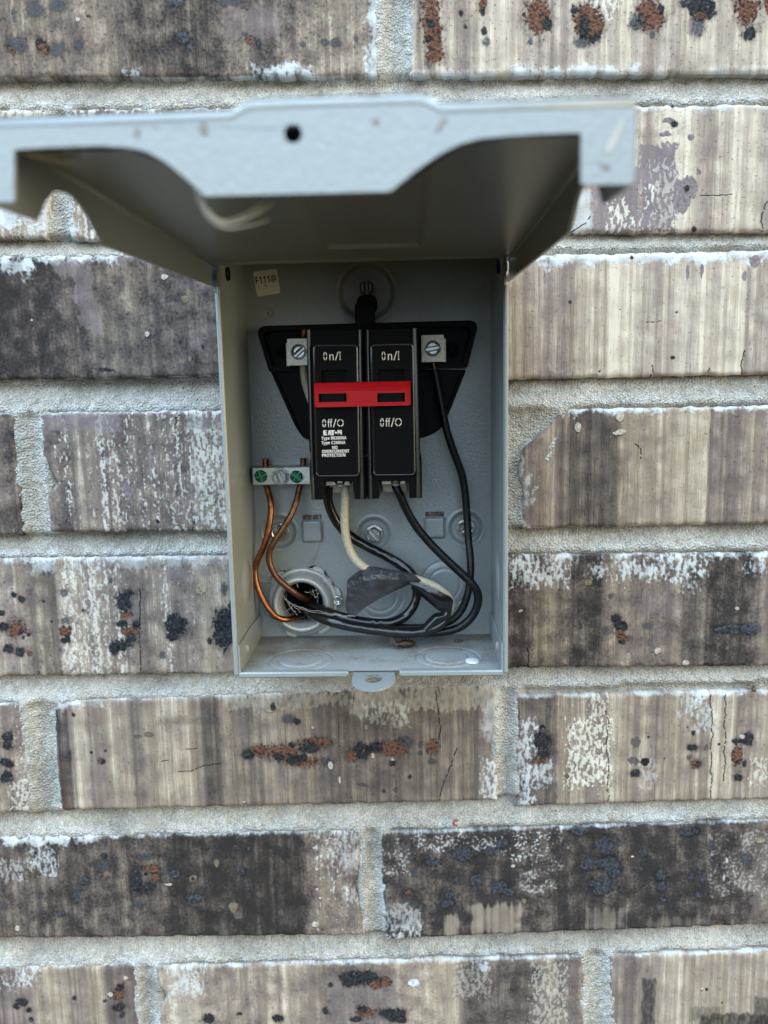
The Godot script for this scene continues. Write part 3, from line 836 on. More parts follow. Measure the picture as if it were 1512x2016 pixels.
		"prof": [[-0.0, 0.5, 0.2, 0.35], [0.026, 0.42, 0.2, 0.2], [0.05, 0.4, 0.2, 0.1], [0.063, 0.55, 0.5, 0.15], [0.075, 0.58, 0.5, 0.15], [0.086, 0.38, 0.2, 0.05], [0.1, 0.33, 0.1, 0.05], [0.133, 0.24, 0.1, 0.02], [0.19, 0.25, 0.05, 0.02], [0.208, 0.3, 0.6, 0.02], [0.224, 0.36, 0.8, 0.02], [0.237, 0.5, 0.7, 0.02], [0.271, 0.53, 0.7, 0.02], [0.302, 0.5, 0.6, 0.02], [0.336, 0.6, 0.9, 0.02], [0.369, 0.56, 0.8, 0.02], [0.403, 0.6, 0.9, 0.02], [0.418, 0.64, 0.9, 0.02], [0.421, 0.42, 0.2, 0.02], [0.448, 0.4, 0.2, 0.03], [0.476, 0.38, 0.2, 0.1], [0.503, 0.48, 0.3, 0.15], [0.55, 0.5, 0.4, 0.2], [0.989, 0.5, 0.4, 0.2]],
		"spots": [[0.2212, 0.075, 0.0123, 0.0423, "pale"], [0.1299, 0.1529, 0.009, 0.0423, "pale"], [0.2241, 0.2014, 0.0157, 0.0254, "pale"]],
		"rects": [[0.0, 0.5593, 0.0211, 0.9925, "lime", 0.75], [0.098, -0.025, 0.544, 0.0378, "lime", 0.9]],
		"cracks": [[[0.2583, 0.301], [0.2698, 0.3442], [0.2726, 0.4295]]]},
		{"t": [-0.091, -0.00326], "b": [-0.15784, 0.00427], "l": [[0.0, -0.30523], [1.0, -0.31345]], "r": [[0.0, -0.05859], [1.0, -0.05927]], "x0": -0.31345, "len": 0.2549, "tall": 0.0682, "w": 1070, "h": 286, "z": -0.00034, "cont": 1.0,
		"top": 0.00213, "lw": 0.0, "rw": 0.0,
		"prof": [[0.017, 0.5, 0.3, 0.2], [0.314, 0.52, 0.3, 0.1], [0.343, 0.5, 0.2, 0.1], [0.371, 0.48, 0.3, 0.1], [0.377, 0.36, 0.2, 0.1], [0.405, 0.38, 0.6, 0.1], [0.441, 0.33, 0.1, 0.1], [0.446, 0.58, 0.4, 0.5], [0.484, 0.55, 0.3, 0.55], [0.541, 0.5, 0.2, 0.55], [0.597, 0.45, 0.2, 0.5], [0.611, 0.4, 0.1, 0.25], [0.637, 0.4, 0.2, 0.25], [0.654, 0.5, 0.5, 0.3], [0.682, 0.5, 0.3, 0.5], [0.71, 0.42, 0.2, 0.4], [0.749, 0.5, 0.4, 0.4], [0.766, 0.62, 0.8, 0.3], [0.799, 0.55, 0.6, 0.2], [0.822, 0.5, 0.3, 0.2], [1.002, 0.45, 0.3, 0.2]],
		"spots": [[0.3495, 0.2971, 0.0073, 0.0235, "black"], [0.3643, 0.3447, 0.0084, 0.0274, "black"], [0.3478, 0.6015, 0.0199, 0.0743, "rust"], [0.319, 0.5657, 0.0115, 0.0352, "black"], [0.3174, 0.4495, 0.0084, 0.0274, "black"], [0.3566, 0.6149, 0.0084, 0.0235, "black"], [0.3268, 0.7565, 0.0115, 0.0391, "black"], [0.349, 0.788, 0.0105, 0.0391, "black"], [0.459, 0.6198, 0.0157, 0.0508, "rust"], [0.4528, 0.6931, 0.0105, 0.0235, "black"], [0.4599, 0.6804, 0.0063, 0.0313, "black"], [0.4565, 0.5247, 0.0073, 0.0235, "blue"], [0.4604, 0.2935, 0.0094, 0.0352, "blue"], [0.5929, 0.3678, 0.0157, 0.0938, "black"], [0.6043, 0.2999, 0.0126, 0.0313, "black"], [0.5907, 0.4879, 0.0157, 0.0313, "rust"], [0.5849, 0.5566, 0.0146, 0.0352, "black"], [0.6142, 0.558, 0.0094, 0.0352, "black"], [0.5962, 0.6177, 0.023, 0.0352, "rust"], [0.5769, 0.7383, 0.0251, 0.0547, "black"], [0.5604, 0.7723, 0.0136, 0.0508, "black"], [0.5994, 0.6872, 0.0126, 0.0313, "black"], [0.7007, 0.5707, 0.0241, 0.0938, "black"], [0.6935, 0.6657, 0.0146, 0.0469, "black"], [0.7226, 0.5372, 0.0084, 0.0313, "black"], [0.8067, 0.6104, 0.0262, 0.1642, "black"], [0.8148, 0.5114, 0.0188, 0.086, "black"], [0.8285, 0.4044, 0.0084, 0.0391, "black"], [0.7761, 0.7132, 0.0063, 0.0313, "black"], [0.8147, 0.2752, 0.0063, 0.0547, "blue"], [0.6702, 0.8432, 0.0063, 0.0391, "blue"], [0.5661, 0.1876, 0.0084, 0.0274, "blue"], [0.7635, 0.2729, 0.0105, 0.0391, "tan"], [0.3895, 0.965, 0.0031, 0.0117, "black"], [0.3611, 0.6627, 0.0042, 0.0156, "black"], [0.3731, 0.6416, 0.0042, 0.0156, "black"], [0.3715, 0.8022, 0.0052, 0.0235, "rust"], [0.5002, 0.4407, 0.0052, 0.0156, "blue"], [0.4282, 0.5234, 0.0031, 0.0117, "black"], [0.4138, 0.3554, 0.0042, 0.0117, "black"]],
		"rects": [[0.3266, -0.0084, 0.3995, 0.0493, "lime", 0.9], [0.3941, -0.0056, 0.4524, 0.1445, "lime", 0.85], [0.4837, -0.0019, 0.8271, 0.0972, "lime", 0.35], [0.694, 0.0914, 0.7314, 0.1863, "mauve", 0.7], [0.7663, 0.0818, 0.7843, 0.1462, "mauve", 0.7]],
		"cracks": [[[0.6318, 0.2671], [0.6234, 0.6103], [0.6181, 0.9678]]]},
		{"t": [-0.09162, -0.00854], "b": [-0.15676, -0.00153], "l": [[0.0, -0.04293], [1.0, -0.04433]], "r": [[0.0, 0.19477], [1.0, 0.19799]], "x0": -0.04433, "len": 0.2423, "tall": 0.0646, "w": 1017, "h": 271, "z": -0.00085, "cont": 1.0,
		"top": 0.00133, "lw": 0.0, "rw": 0.0,
		"prof": [[0.002, 0.3, 0.2, 0.2], [0.396, 0.24, 0.1, 0.05], [0.438, 0.22, 0.1, 0.05], [0.444, 0.3, 0.6, 0.1], [0.501, 0.34, 0.8, 0.15], [0.524, 0.36, 0.4, 0.15], [0.541, 0.2, 0.1, 0.02], [0.598, 0.2, 0.1, 0.02], [0.609, 0.36, 0.3, 0.3], [0.655, 0.42, 0.3, 0.4], [0.689, 0.38, 0.2, 0.3], [0.723, 0.4, 0.2, 0.35], [0.74, 0.36, 0.1, 0.2], [0.779, 0.38, 0.3, 0.25], [0.793, 0.26, 0.3, 0.1], [0.834, 0.28, 0.2, 0.05], [0.839, 0.17, 0.0, 0.01], [0.892, 0.17, 0.0, 0.01], [0.926, 0.18, 0.05, 0.02], [0.948, 0.3, 0.2, 0.15], [0.96, 0.42, 0.3, 0.15], [0.993, 0.4, 0.3, 0.15]],
		"spots": [[0.6358, 0.5612, 0.011, 0.0413, "black"], [0.6498, 0.6242, 0.0154, 0.0495, "black"], [0.6467, 0.6868, 0.0088, 0.0289, "rust"], [0.6495, 0.7679, 0.0077, 0.0248, "black"], [0.6493, 0.7319, 0.0132, 0.0248, "rust"], [0.8997, 0.6626, 0.0308, 0.0371, "blue"], [0.9391, 0.6548, 0.0242, 0.0413, "blue"], [0.8715, 0.6663, 0.0132, 0.0248, "blue"], [0.6222, 0.3697, 0.0055, 0.0206, "blue"], [0.7067, 0.6302, 0.011, 0.0413, "blue"], [0.7312, 0.8515, 0.0088, 0.033, "pale"], [0.9056, 0.4838, 0.0044, 0.0165, "pale"], [0.7949, 0.9669, 0.0088, 0.033, "pale"], [0.5717, 0.2448, 0.0077, 0.0289, "tan"], [0.6101, 0.6589, 0.0066, 0.0248, "blue"], [0.4208, 0.493, 0.0044, 0.0124, "pale"]],
		"rects": [[0.3954, 0.0131, 0.5196, 0.2567, "frost", 0.95], [0.5188, 0.0028, 0.6633, 0.0497, "lime", 0.8], [0.5846, 0.0828, 0.6133, 0.1931, "frost", 0.7], [0.6463, 0.0319, 0.8274, 0.2071, "frost", 1.0], [0.7766, 0.1751, 0.8115, 0.3082, "frost", 0.6], [0.8253, 0.0011, 0.9673, 0.0393, "lime", 0.9], [0.9267, 0.0909, 0.9688, 0.1578, "frost", 0.8], [0.5402, 0.3013, 0.6072, 0.547, "coat", 0.4], [0.6878, 0.3492, 0.7797, 0.5294, "mauve", 0.35]],
		"cracks": [[[0.4361, 0.7887], [0.4387, 1.0013]]]},
		{"t": [-0.17005, 0.02036], "b": [-0.23051, 0.05004], "l": [[0.0, -0.44], [1.0, -0.44]], "r": [[0.0, -0.22581], [0.2058, -0.22524], [0.5282, -0.22508], [0.808, -0.22525], [1.0, -0.22584]], "x0": -0.44, "len": 0.2149, "tall": 0.0703, "w": 902, "h": 295, "z": -0.00108, "cont": 1.0,
		"top": 0.00107, "lw": 0.0, "rw": 0.0016,
		"prof": [[-0.177, 0.4, 0.3, 0.2], [0.785, 0.4, 0.3, 0.2], [0.925, 0.42, 0.3, 0.25], [0.959, 0.4, 0.2, 0.35], [1.008, 0.45, 0.3, 0.5]],
		"spots": [[0.9498, 0.2918, 0.0161, 0.0455, "black"], [0.9446, 0.3736, 0.0149, 0.0455, "black"], [0.948, 0.5444, 0.0149, 0.0379, "black"], [0.9335, 0.6582, 0.0174, 0.0607, "black"], [0.9348, 0.5196, 0.0174, 0.0455, "black"]],
		"rects": [[0.9496, 0.6837, 0.9941, 0.9955, "flake", 0.6], [0.9913, 0.0003, 0.9992, 0.808, "lime", 0.4]],
		"cracks": []},
		{"t": [-0.16791, 0.03071], "b": [-0.23657, 0.02102], "l": [[0.0, -0.20485], [0.1228, -0.2073], [0.5383, -0.20872], [1.0, -0.20914]], "r": [[0.0, 0.04512], [0.3891, 0.04454], [0.5411, 0.04168], [0.8307, 0.04654], [1.0, 0.04452]], "x0": -0.20914, "len": 0.2557, "tall": 0.0679, "w": 1073, "h": 285, "z": -0.00063, "cont": 1.2,
		"top": 0.00107, "lw": 0.0008, "rw": 0.00107,
		"prof": [[0.0, 0.3, 0.0, 0.05], [0.011, 0.2, 0.0, 0.03], [0.032, 0.2, 0.0, 0.03], [0.038, 0.5, 0.3, 0.1], [0.062, 0.58, 0.7, 0.05], [0.076, 0.45, 0.4, 0.02], [0.097, 0.48, 0.4, 0.02], [0.12, 0.52, 0.7, 0.02], [0.134, 0.55, 0.8, 0.02], [0.152, 0.48, 0.5, 0.02], [0.166, 0.55, 0.6, 0.08], [0.175, 0.4, 0.3, 0.02], [0.191, 0.38, 0.3, 0.02], [0.206, 0.5, 0.6, 0.02], [0.246, 0.52, 0.7, 0.02], [0.281, 0.52, 0.7, 0.02], [0.315, 0.5, 0.7, 0.02], [0.331, 0.46, 0.6, 0.02], [0.341, 0.27, 0.4, 0.03], [0.375, 0.27, 0.4, 0.03], [0.384, 0.42, 0.5, 0.05], [0.418, 0.38, 0.5, 0.05], [0.453, 0.34, 0.4, 0.02], [0.487, 0.42, 0.5, 0.02], [0.521, 0.4, 0.5, 0.02], [0.566, 0.42, 0.5, 0.02], [0.612, 0.32, 0.3, 0.02], [0.68, 0.3, 0.2, 0.04], [0.747, 0.29, 0.1, 0.03], [0.787, 0.33, 0.2, 0.06], [0.826, 0.34, 0.2, 0.1], [0.86, 0.36, 0.3, 0.12], [0.894, 0.4, 0.3, 0.2], [0.927, 0.34, 0.3, 0.15], [0.95, 0.36, 0.3, 0.2], [0.978, 0.5, 0.3, 0.35], [0.994, 0.6, 0.2, 0.4]],
		"spots": [[0.4383, 0.5305, 0.0146, 0.0472, "black"], [0.464, 0.4837, 0.0188, 0.055, "rust"], [0.515, 0.517, 0.0417, 0.0707, "rust"], [0.5654, 0.6043, 0.0469, 0.055, "rust"], [0.5897, 0.4361, 0.0417, 0.0393, "rust"], [0.5065, 0.5613, 0.0125, 0.0393, "black"], [0.5382, 0.5876, 0.0167, 0.0432, "black"], [0.5756, 0.4883, 0.0209, 0.0511, "black"], [0.6107, 0.623, 0.0125, 0.0314, "blue"], [0.5612, 0.5586, 0.0104, 0.0393, "black"], [0.5373, 0.4476, 0.0083, 0.0236, "black"], [0.6932, 0.5203, 0.0229, 0.0786, "black"], [0.725, 0.4974, 0.0167, 0.0472, "black"], [0.7114, 0.5091, 0.0063, 0.0275, "void"], [0.7166, 0.5768, 0.0063, 0.0314, "pale"], [0.6679, 0.5711, 0.0146, 0.055, "rust"], [0.7644, 0.5154, 0.0271, 0.0865, "rust"], [0.8488, 0.5033, 0.0146, 0.0629, "rust"], [0.7928, 0.4611, 0.0146, 0.0314, "blue"], [0.7604, 0.6355, 0.0083, 0.0314, "black"], [0.7605, 0.6131, 0.0063, 0.0196, "pale"], [0.6219, 0.6469, 0.0052, 0.0354, "pale"], [0.5317, 0.223, 0.0146, 0.0393, "blue"], [0.5519, 0.2436, 0.0083, 0.0275, "black"], [0.4942, 0.1288, 0.0125, 0.0393, "tan"], [0.499, 0.1117, 0.0052, 0.0314, "black"], [0.8496, 0.6277, 0.0083, 0.0236, "blue"], [0.8242, 0.4782, 0.0063, 0.0236, "blue"], [0.8228, 0.5535, 0.0063, 0.0196, "blue"], [0.7659, 0.879, 0.0063, 0.0236, "blue"], [0.7397, 0.8855, 0.0042, 0.0157, "black"], [0.69, 0.8216, 0.0104, 0.0157, "blue"], [0.7982, 0.7652, 0.0052, 0.0196, "black"], [0.2145, 0.3113, 0.0146, 0.0275, "coatspot"], [0.1934, 0.3314, 0.0125, 0.0236, "coatspot"], [0.1061, 0.5507, 0.0083, 0.0275, "black"], [0.1017, 0.5409, 0.0063, 0.0236, "rust"], [0.0823, 0.4644, 0.0042, 0.0157, "black"], [0.0489, 0.1196, 0.0042, 0.0157, "black"], [0.1149, 0.4546, 0.0031, 0.0118, "black"], [0.6414, 0.7712, 0.0031, 0.0393, "pale"], [0.5852, 0.3015, 0.0042, 0.0157, "pale"], [0.4238, 0.9555, 0.0042, 0.0157, "pale"]],
		"rects": [[0.6722, -0.0043, 1.0, 0.1946, "dustb", 0.75], [0.4017, 0.0086, 0.6713, 0.1184, "dustb", 0.5], [0.7048, 0.1319, 0.7936, 0.2978, "flake", 0.4], [0.0631, 0.3834, 0.1154, 0.9729, "mauve", 0.25], [0.004, 0.5385, 0.0237, 0.9879, "rust", 0.35], [0.0134, 0.0003, 0.1157, 0.0564, "lime", 0.6], [0.9588, 0.3849, 1.0, 0.5213, "lime", 0.5], [0.9664, 0.6497, 1.0, 1.0005, "frost", 0.95], [0.9557, 0.1236, 1.0, 0.3901, "lime", 0.4], [0.2397, 0.1784, 0.3645, 0.2406, "coat", 0.35], [0.3443, 0.0582, 0.373, 0.9507, "coat", 0.3], [0.6147, 0.1634, 0.7706, 0.4052, "coat", 0.25]],
		"cracks": [[[0.8572, 0.0057], [0.8623, 0.1539], [0.8684, 0.3295], [0.8648, 0.417], [0.8613, 0.4783]], [[0.9049, 0.5277], [0.8877, 0.6853], [0.8818, 0.7829], [0.8679, 0.9071], [0.8609, 0.9831]], [[0.2778, 0.663], [0.3066, 0.6663], [0.3362, 0.6145], [0.3766, 0.6054]], [[0.2947, 0.4676], [0.327, 0.4579]], [[0.2388, 0.5756], [0.2623, 0.5508]]]},
		{"t": [-0.17382, 0.01256], "b": [-0.2417, 0.03094], "l": [[0.0, 0.05501], [0.2196, 0.05619], [0.6357, 0.05427], [0.766, 0.05831], [0.8542, 0.05949], [1.0, 0.05462]], "r": [[0.0, 0.29871], [1.0, 0.30402]], "x0": 0.05427, "len": 0.2497, "tall": 0.0646, "w": 1048, "h": 271, "z": -0.00111, "cont": 1.2,
		"top": 0.0016, "lw": 0.00053, "rw": 0.0,
		"prof": [[-0.0, 0.5, 0.2, 0.3], [0.02, 0.36, 0.1, 0.1], [0.043, 0.3, 0.1, 0.03], [0.077, 0.26, 0.05, 0.03], [0.095, 0.34, 0.3, 0.05], [0.102, 0.56, 0.6, 0.1], [0.117, 0.5, 0.5, 0.15], [0.129, 0.5, 0.5, 0.35], [0.168, 0.5, 0.4, 0.42], [0.205, 0.55, 0.4, 0.42], [0.214, 0.64, 0.7, 0.05], [0.248, 0.58, 0.9, 0.02], [0.27, 0.48, 0.4, 0.02], [0.31, 0.5, 0.6, 0.02], [0.318, 0.38, 0.3, 0.02], [0.329, 0.52, 0.7, 0.02], [0.361, 0.54, 0.8, 0.02], [0.389, 0.46, 0.4, 0.02], [0.434, 0.5, 0.6, 0.02], [0.442, 0.66, 0.8, 0.02], [0.473, 0.58, 0.7, 0.03], [0.484, 0.68, 0.7, 0.15], [0.498, 0.46, 0.3, 0.05], [0.524, 0.5, 0.4, 0.1], [0.546, 0.6, 0.7, 0.1], [0.565, 0.56, 0.6, 0.1], [0.99, 0.5, 0.4, 0.1]],
		"spots": [[0.0613, 0.4007, 0.0182, 0.0826, "black"], [0.0661, 0.5104, 0.0171, 0.066, "black"], [0.0634, 0.2832, 0.0064, 0.0248, "black"], [0.0617, 0.583, 0.016, 0.0248, "rust"], [0.2745, 0.4406, 0.0139, 0.0537, "mauvespot"], [0.2711, 0.6061, 0.0149, 0.0413, "mauvespot"], [0.2938, 0.6087, 0.0107, 0.0372, "void"], [0.273, 0.7176, 0.0128, 0.0372, "black"], [0.3998, 0.3568, 0.0043, 0.0289, "black"], [0.3977, 0.4951, 0.0117, 0.0372, "black"], [0.3918, 0.5825, 0.0064, 0.0248, "blue"], [0.4093, 0.6497, 0.0117, 0.0413, "rust"], [0.4138, 0.6502, 0.0053, 0.0248, "black"], [0.4997, 0.5853, 0.0139, 0.0991, "rust"], [0.5191, 0.4245, 0.0171, 0.0578, "black"], [0.5078, 0.4094, 0.0085, 0.0248, "pale"], [0.515, 0.6526, 0.0053, 0.033, "black"], [0.4992, 0.6414, 0.0043, 0.0206, "black"], [0.5041, 0.7828, 0.0107, 0.033, "black"], [0.4948, 0.4452, 0.0107, 0.033, "black"], [0.4581, 0.4737, 0.0032, 0.0124, "black"], [0.386, 0.3095, 0.0021, 0.0083, "black"], [0.1204, 0.7321, 0.0064, 0.0289, "mauvespot"], [0.3012, 0.3883, 0.0032, 0.0124, "black"], [0.3377, 0.5904, 0.0021, 0.0083, "black"], [0.4303, 0.4986, 0.0053, 0.0289, "mauvespot"]],
		"rects": [[0.0065, 0.2374, 0.0418, 0.9959, "frost", 0.9], [0.0316, 0.3299, 0.0546, 0.4455, "frost", 0.7], [0.032, 0.6027, 0.0782, 0.7918, "frost", 0.7], [0.1221, 0.2254, 0.2155, 0.8083, "creamflake", 1.0], [0.1719, 0.0047, 0.2073, 0.3241, "creamflake", 0.8], [0.3734, 0.0211, 0.4029, 0.2057, "frost", 0.55], [0.4074, 0.0921, 0.4398, 0.324, "frost", 0.6], [0.5384, 0.6366, 0.5688, 0.8287, "creamflake", 0.7], [0.2939, 0.6318, 0.3123, 0.8202, "frost", 0.4], [0.4065, -0.0034, 0.559, 0.0458, "lime", 0.95]],
		"cracks": [[[0.4346, 0.0262], [0.4414, 0.4859], [0.4441, 0.9782]], [[0.2063, 0.1426], [0.2121, 0.5995], [0.2117, 0.9712]], [[0.4657, 0.0288], [0.4724, 0.4428], [0.4707, 0.8164]]]},
		{"t": [-0.25318, 0.01999], "b": [-0.32047, 0.01163], "l": [[0.0, -0.29473], [1.0, -0.3019]], "r": [[0.0, -0.03258], [0.2979, -0.03427], [0.5126, -0.0385], [0.6824, -0.03582], [1.0, -0.03277]], "x0": -0.3019, "len": 0.2693, "tall": 0.0659, "w": 1131, "h": 276, "z": -0.00101, "cont": 1.0,
		"top": 0.0016, "lw": 0.0, "rw": 0.00187,
		"prof": [[0.014, 0.231, 0.3, 0.2], [0.197, 0.238, 0.3, 0.25], [0.265, 0.251, 0.3, 0.25], [0.322, 0.211, 0.2, 0.15], [0.367, 0.211, 0.1, 0.1], [0.412, 0.238, 0.1, 0.15], [0.469, 0.224, 0.2, 0.15], [0.502, 0.211, 0.1, 0.1], [0.536, 0.251, 0.3, 0.15], [0.564, 0.224, 0.3, 0.1], [0.574, 0.16, 0.1, 0.01], [0.67, 0.15, 0.1, 0.01], [0.782, 0.15, 0.1, 0.02], [0.826, 0.15, 0.1, 0.05], [0.868, 0.16, 0.1, 0.05], [0.871, 0.2, 0.2, 0.2], [0.887, 0.34, 0.3, 0.38], [0.915, 0.4, 0.4, 0.5], [0.948, 0.38, 0.3, 0.45], [0.981, 0.38, 0.1, 0.35], [1.002, 0.5, 0.2, 0.3]],
		"spots": [[0.4258, 0.2941, 0.0139, 0.0729, "bluek"], [0.4322, 0.1865, 0.0079, 0.0324, "black"], [0.4306, 0.4031, 0.0089, 0.0243, "rust"], [0.5008, 0.4474, 0.0139, 0.1214, "black"], [0.5223, 0.5081, 0.0178, 0.0648, "black"], [0.5353, 0.322, 0.0178, 0.0567, "rust"], [0.5418, 0.4108, 0.0089, 0.0405, "rust"], [0.5222, 0.375, 0.005, 0.0202, "void"], [0.5004, 0.6705, 0.0139, 0.0405, "bluek"], [0.5249, 0.2038, 0.0218, 0.0324, "bluek"], [0.3661, 0.588, 0.0119, 0.0567, "bluek"], [0.323, 0.7514, 0.0119, 0.0324, "bluek"], [0.2871, 0.7243, 0.0059, 0.0202, "bluek"], [0.5871, 0.3796, 0.0109, 0.0405, "bluek"], [0.6256, 0.4263, 0.0089, 0.0364, "tan"], [0.6255, 0.4312, 0.004, 0.0162, "black"], [0.654, 0.4772, 0.0069, 0.0202, "bluek"], [0.6263, 0.6132, 0.0168, 0.0445, "bluek"], [0.7282, 0.3409, 0.0109, 0.0486, "bluek"], [0.7228, 0.1424, 0.0059, 0.0243, "bluek"], [0.7526, 0.1497, 0.005, 0.0202, "bluek"], [0.6789, 0.2742, 0.0059, 0.0364, "tan"], [0.7103, 0.7067, 0.0119, 0.0567, "tan"], [0.7206, 0.7862, 0.0099, 0.0364, "mauvespot"], [0.7426, 0.5318, 0.0059, 0.0202, "bluek"], [0.385, 0.4247, 0.0079, 0.0324, "bluek"], [0.1993, 0.6639, 0.0079, 0.0405, "bluek"], [0.2239, 0.8991, 0.0059, 0.0324, "pale"], [0.8897, 0.8827, 0.0079, 0.0364, "pale"], [0.57, 0.4717, 0.0089, 0.0162, "pale"], [0.903, 0.6291, 0.004, 0.0162, "pale"]],
		"rects": [[0.208, -0.0197, 0.3635, 0.0827, "lime", 0.95], [0.2723, 0.1339, 0.319, 0.3356, "frost", 0.75], [0.365, 0.0046, 0.4252, 0.0783, "lime", 0.8], [0.2021, 0.2373, 0.2441, 0.39, "frost", 0.5], [0.5792, 0.0143, 0.864, 1.01, "coat", 0.45], [0.9464, 0.0092, 0.9953, 0.3937, "frost", 0.35], [0.9592, 0.5114, 0.9935, 0.6827, "frost", 0.5], [0.8972, 0.0048, 0.9828, 0.2971, "frost", 0.3]],
		"cracks": []},
		{"t": [-0.2547, 0.03436], "b": [-0.32188, 0.04491], "l": [[0.0, -0.02146], [0.2725, -0.02245], [0.6552, -0.02123], [1.0, -0.02083]], "r": [[0.0, 0.23361], [1.0, 0.23752]], "x0": -0.02245, "len": 0.26, "tall": 0.0661, "w": 1091, "h": 277, "z": -0.00033, "cont": 0.8,
		"top": 0.00107, "lw": 0.0008, "rw": 0.0,
		"prof": [[-0.001, 0.22, 0.1, 0.3], [0.028, 0.2, 0.1, 0.25], [0.056, 0.22, 0.1, 0.12], [0.084, 0.2, 0.1, 0.08], [0.096, 0.16, 0.1, 0.05], [0.169, 0.15, 0.1, 0.05], [0.226, 0.14, 0.1, 0.04], [0.282, 0.14, 0.1, 0.05], [0.327, 0.2, 0.1, 0.1], [0.372, 0.2, 0.2, 0.12], [0.395, 0.14, 0.1, 0.03], [0.507, 0.12, 0.1, 0.02], [0.54, 0.18, 0.2, 0.05], [0.574, 0.13, 0.1, 0.02], [0.629, 0.13, 0.1, 0.02], [0.718, 0.15, 0.1, 0.04], [0.751, 0.22, 0.2, 0.2], [0.773, 0.2, 0.1, 0.18], [0.817, 0.26, 0.2, 0.2], [0.853, 0.34, 0.3, 0.25], [0.993, 0.4, 0.3, 0.2]],
		"spots": [[0.2135, 0.4619, 0.0174, 0.0444, "bluek"], [0.2598, 0.541, 0.0205, 0.0565, "bluek"], [0.2823, 0.5831, 0.0123, 0.0323, "bluek"], [0.1439, 0.6771, 0.0164, 0.0323, "bluek"], [0.1532, 0.5918, 0.0082, 0.0404, "bluek"], [0.1834, 0.2049, 0.0226, 0.0646, "bluek"], [0.1189, 0.2807, 0.0185, 0.0323, "bluek"], [0.2486, 0.1861, 0.0205, 0.0525, "bluek"], [0.2654, 0.1224, 0.0164, 0.0404, "bluek"], [0.4928, 0.1798, 0.0246, 0.0807, "bluek"], [0.4669, 0.3428, 0.0267, 0.0565, "bluek"], [0.506, 0.3728, 0.0205, 0.0807, "bluek"], [0.4946, 0.5538, 0.0226, 0.0888, "bluek"], [0.5175, 0.4466, 0.0144, 0.0404, "bluek"], [0.4378, 0.0343, 0.0185, 0.0404, "bluek"], [0.6199, 0.4723, 0.0123, 0.0565, "bluek"], [0.6219, 0.5886, 0.0103, 0.0484, "bluek"], [0.5786, 0.2643, 0.0092, 0.0444, "bluek"], [0.5707, 0.4164, 0.0072, 0.0242, "bluek"], [0.6844, 0.5018, 0.0072, 0.0363, "bluek"], [0.71, 0.5156, 0.0092, 0.0525, "bluek"], [0.7015, 0.6792, 0.0082, 0.0283, "bluek"], [0.7247, 0.2102, 0.0133, 0.0444, "bluek"], [0.8019, 0.3468, 0.0103, 0.0565, "bluek"], [0.673, 0.0786, 0.0185, 0.0444, "bluek"], [0.0722, 0.3688, 0.0092, 0.0444, "bluek"], [0.066, 0.2349, 0.0082, 0.0283, "bluek"], [0.3501, 0.6227, 0.0072, 0.0242, "bluek"], [0.3183, 0.4636, 0.0062, 0.0202, "bluek"], [0.5874, 0.5831, 0.0103, 0.0202, "bluek"], [0.6262, 0.7156, 0.0062, 0.0242, "bluek"], [0.1671, 0.4548, 0.0062, 0.0242, "bluek"], [0.527, 0.1612, 0.0103, 0.0404, "bluek"], [0.4677, 0.5351, 0.0082, 0.0323, "bluek"], [0.7604, 0.3643, 0.0041, 0.0363, "pale"], [0.7565, 0.523, 0.0031, 0.0323, "pale"], [0.5555, 0.2942, 0.0041, 0.0121, "pale"], [0.2935, 0.3402, 0.0051, 0.0161, "pale"], [0.0589, 0.5531, 0.0072, 0.0202, "rust"], [0.7499, 0.9716, 0.0185, 0.0161, "rust"], [0.8318, 0.1884, 0.0092, 0.0323, "tan"], [0.3174, 0.6804, 0.0051, 0.0242, "tan"], [0.4139, 0.187, 0.0031, 0.0121, "pale"]],
		"rects": [[0.0775, 0.7391, 0.0904, 0.9696, "tanl", 0.8], [0.1323, 0.772, 0.174, 0.998, "tanl", 0.8], [0.1939, 0.6946, 0.3076, 1.0054, "tanl", 0.9], [0.4518, 0.7749, 0.5485, 0.9868, "tanl", 0.5], [0.5758, 0.8686, 0.7336, 1.0083, "tanl", 0.35], [0.009, 0.7041, 0.0823, 0.9829, "frost", 0.45], [0.0579, 0.0217, 0.3939, 0.1793, "fleck", 0.55], [0.2821, 0.0305, 0.3494, 0.2772, "fleck", 0.7], [0.3159, 0.2721, 0.3949, 0.5719, "fleck", 0.45], [0.7302, 0.0966, 0.855, 0.7435, "fleck", 0.3], [0.0193, 0.9239, 0.0765, 0.9966, "frost", 0.6], [0.0036, 0.0374, 0.0563, 0.3759, "fleck", 0.45]],
		"cracks": []},
		{"t": [-0.33419, 0.03183], "b": [-0.41883, 0.03052], "l": [[0.0, -0.44], [1.0, -0.44]], "r": [[0.0, -0.17067], [0.2399, -0.17143], [1.0, -0.17388]], "x0": -0.44, "len": 0.2693, "tall": 0.0842, "w": 1131, "h": 353, "z": -0.00097, "cont": 1.2,
		"top": 0.00133, "lw": 0.0, "rw": 0.00133,
		"prof": [[-0.037, 0.5, 0.3, 0.1], [0.677, 0.36, 0.3, 0.15], [0.724, 0.38, 0.2, 0.15], [0.761, 0.4, 0.3, 0.1], [0.768, 0.54, 0.8, 0.03], [0.829, 0.54, 0.8, 0.03], [0.846, 0.42, 0.3, 0.05], [0.899, 0.52, 0.7, 0.03], [0.916, 0.5, 0.6, 0.03], [0.928, 0.36, 0.1, 0.05], [0.957, 0.3, 0.05, 0.05], [0.998, 0.38, 0.1, 0.1]],
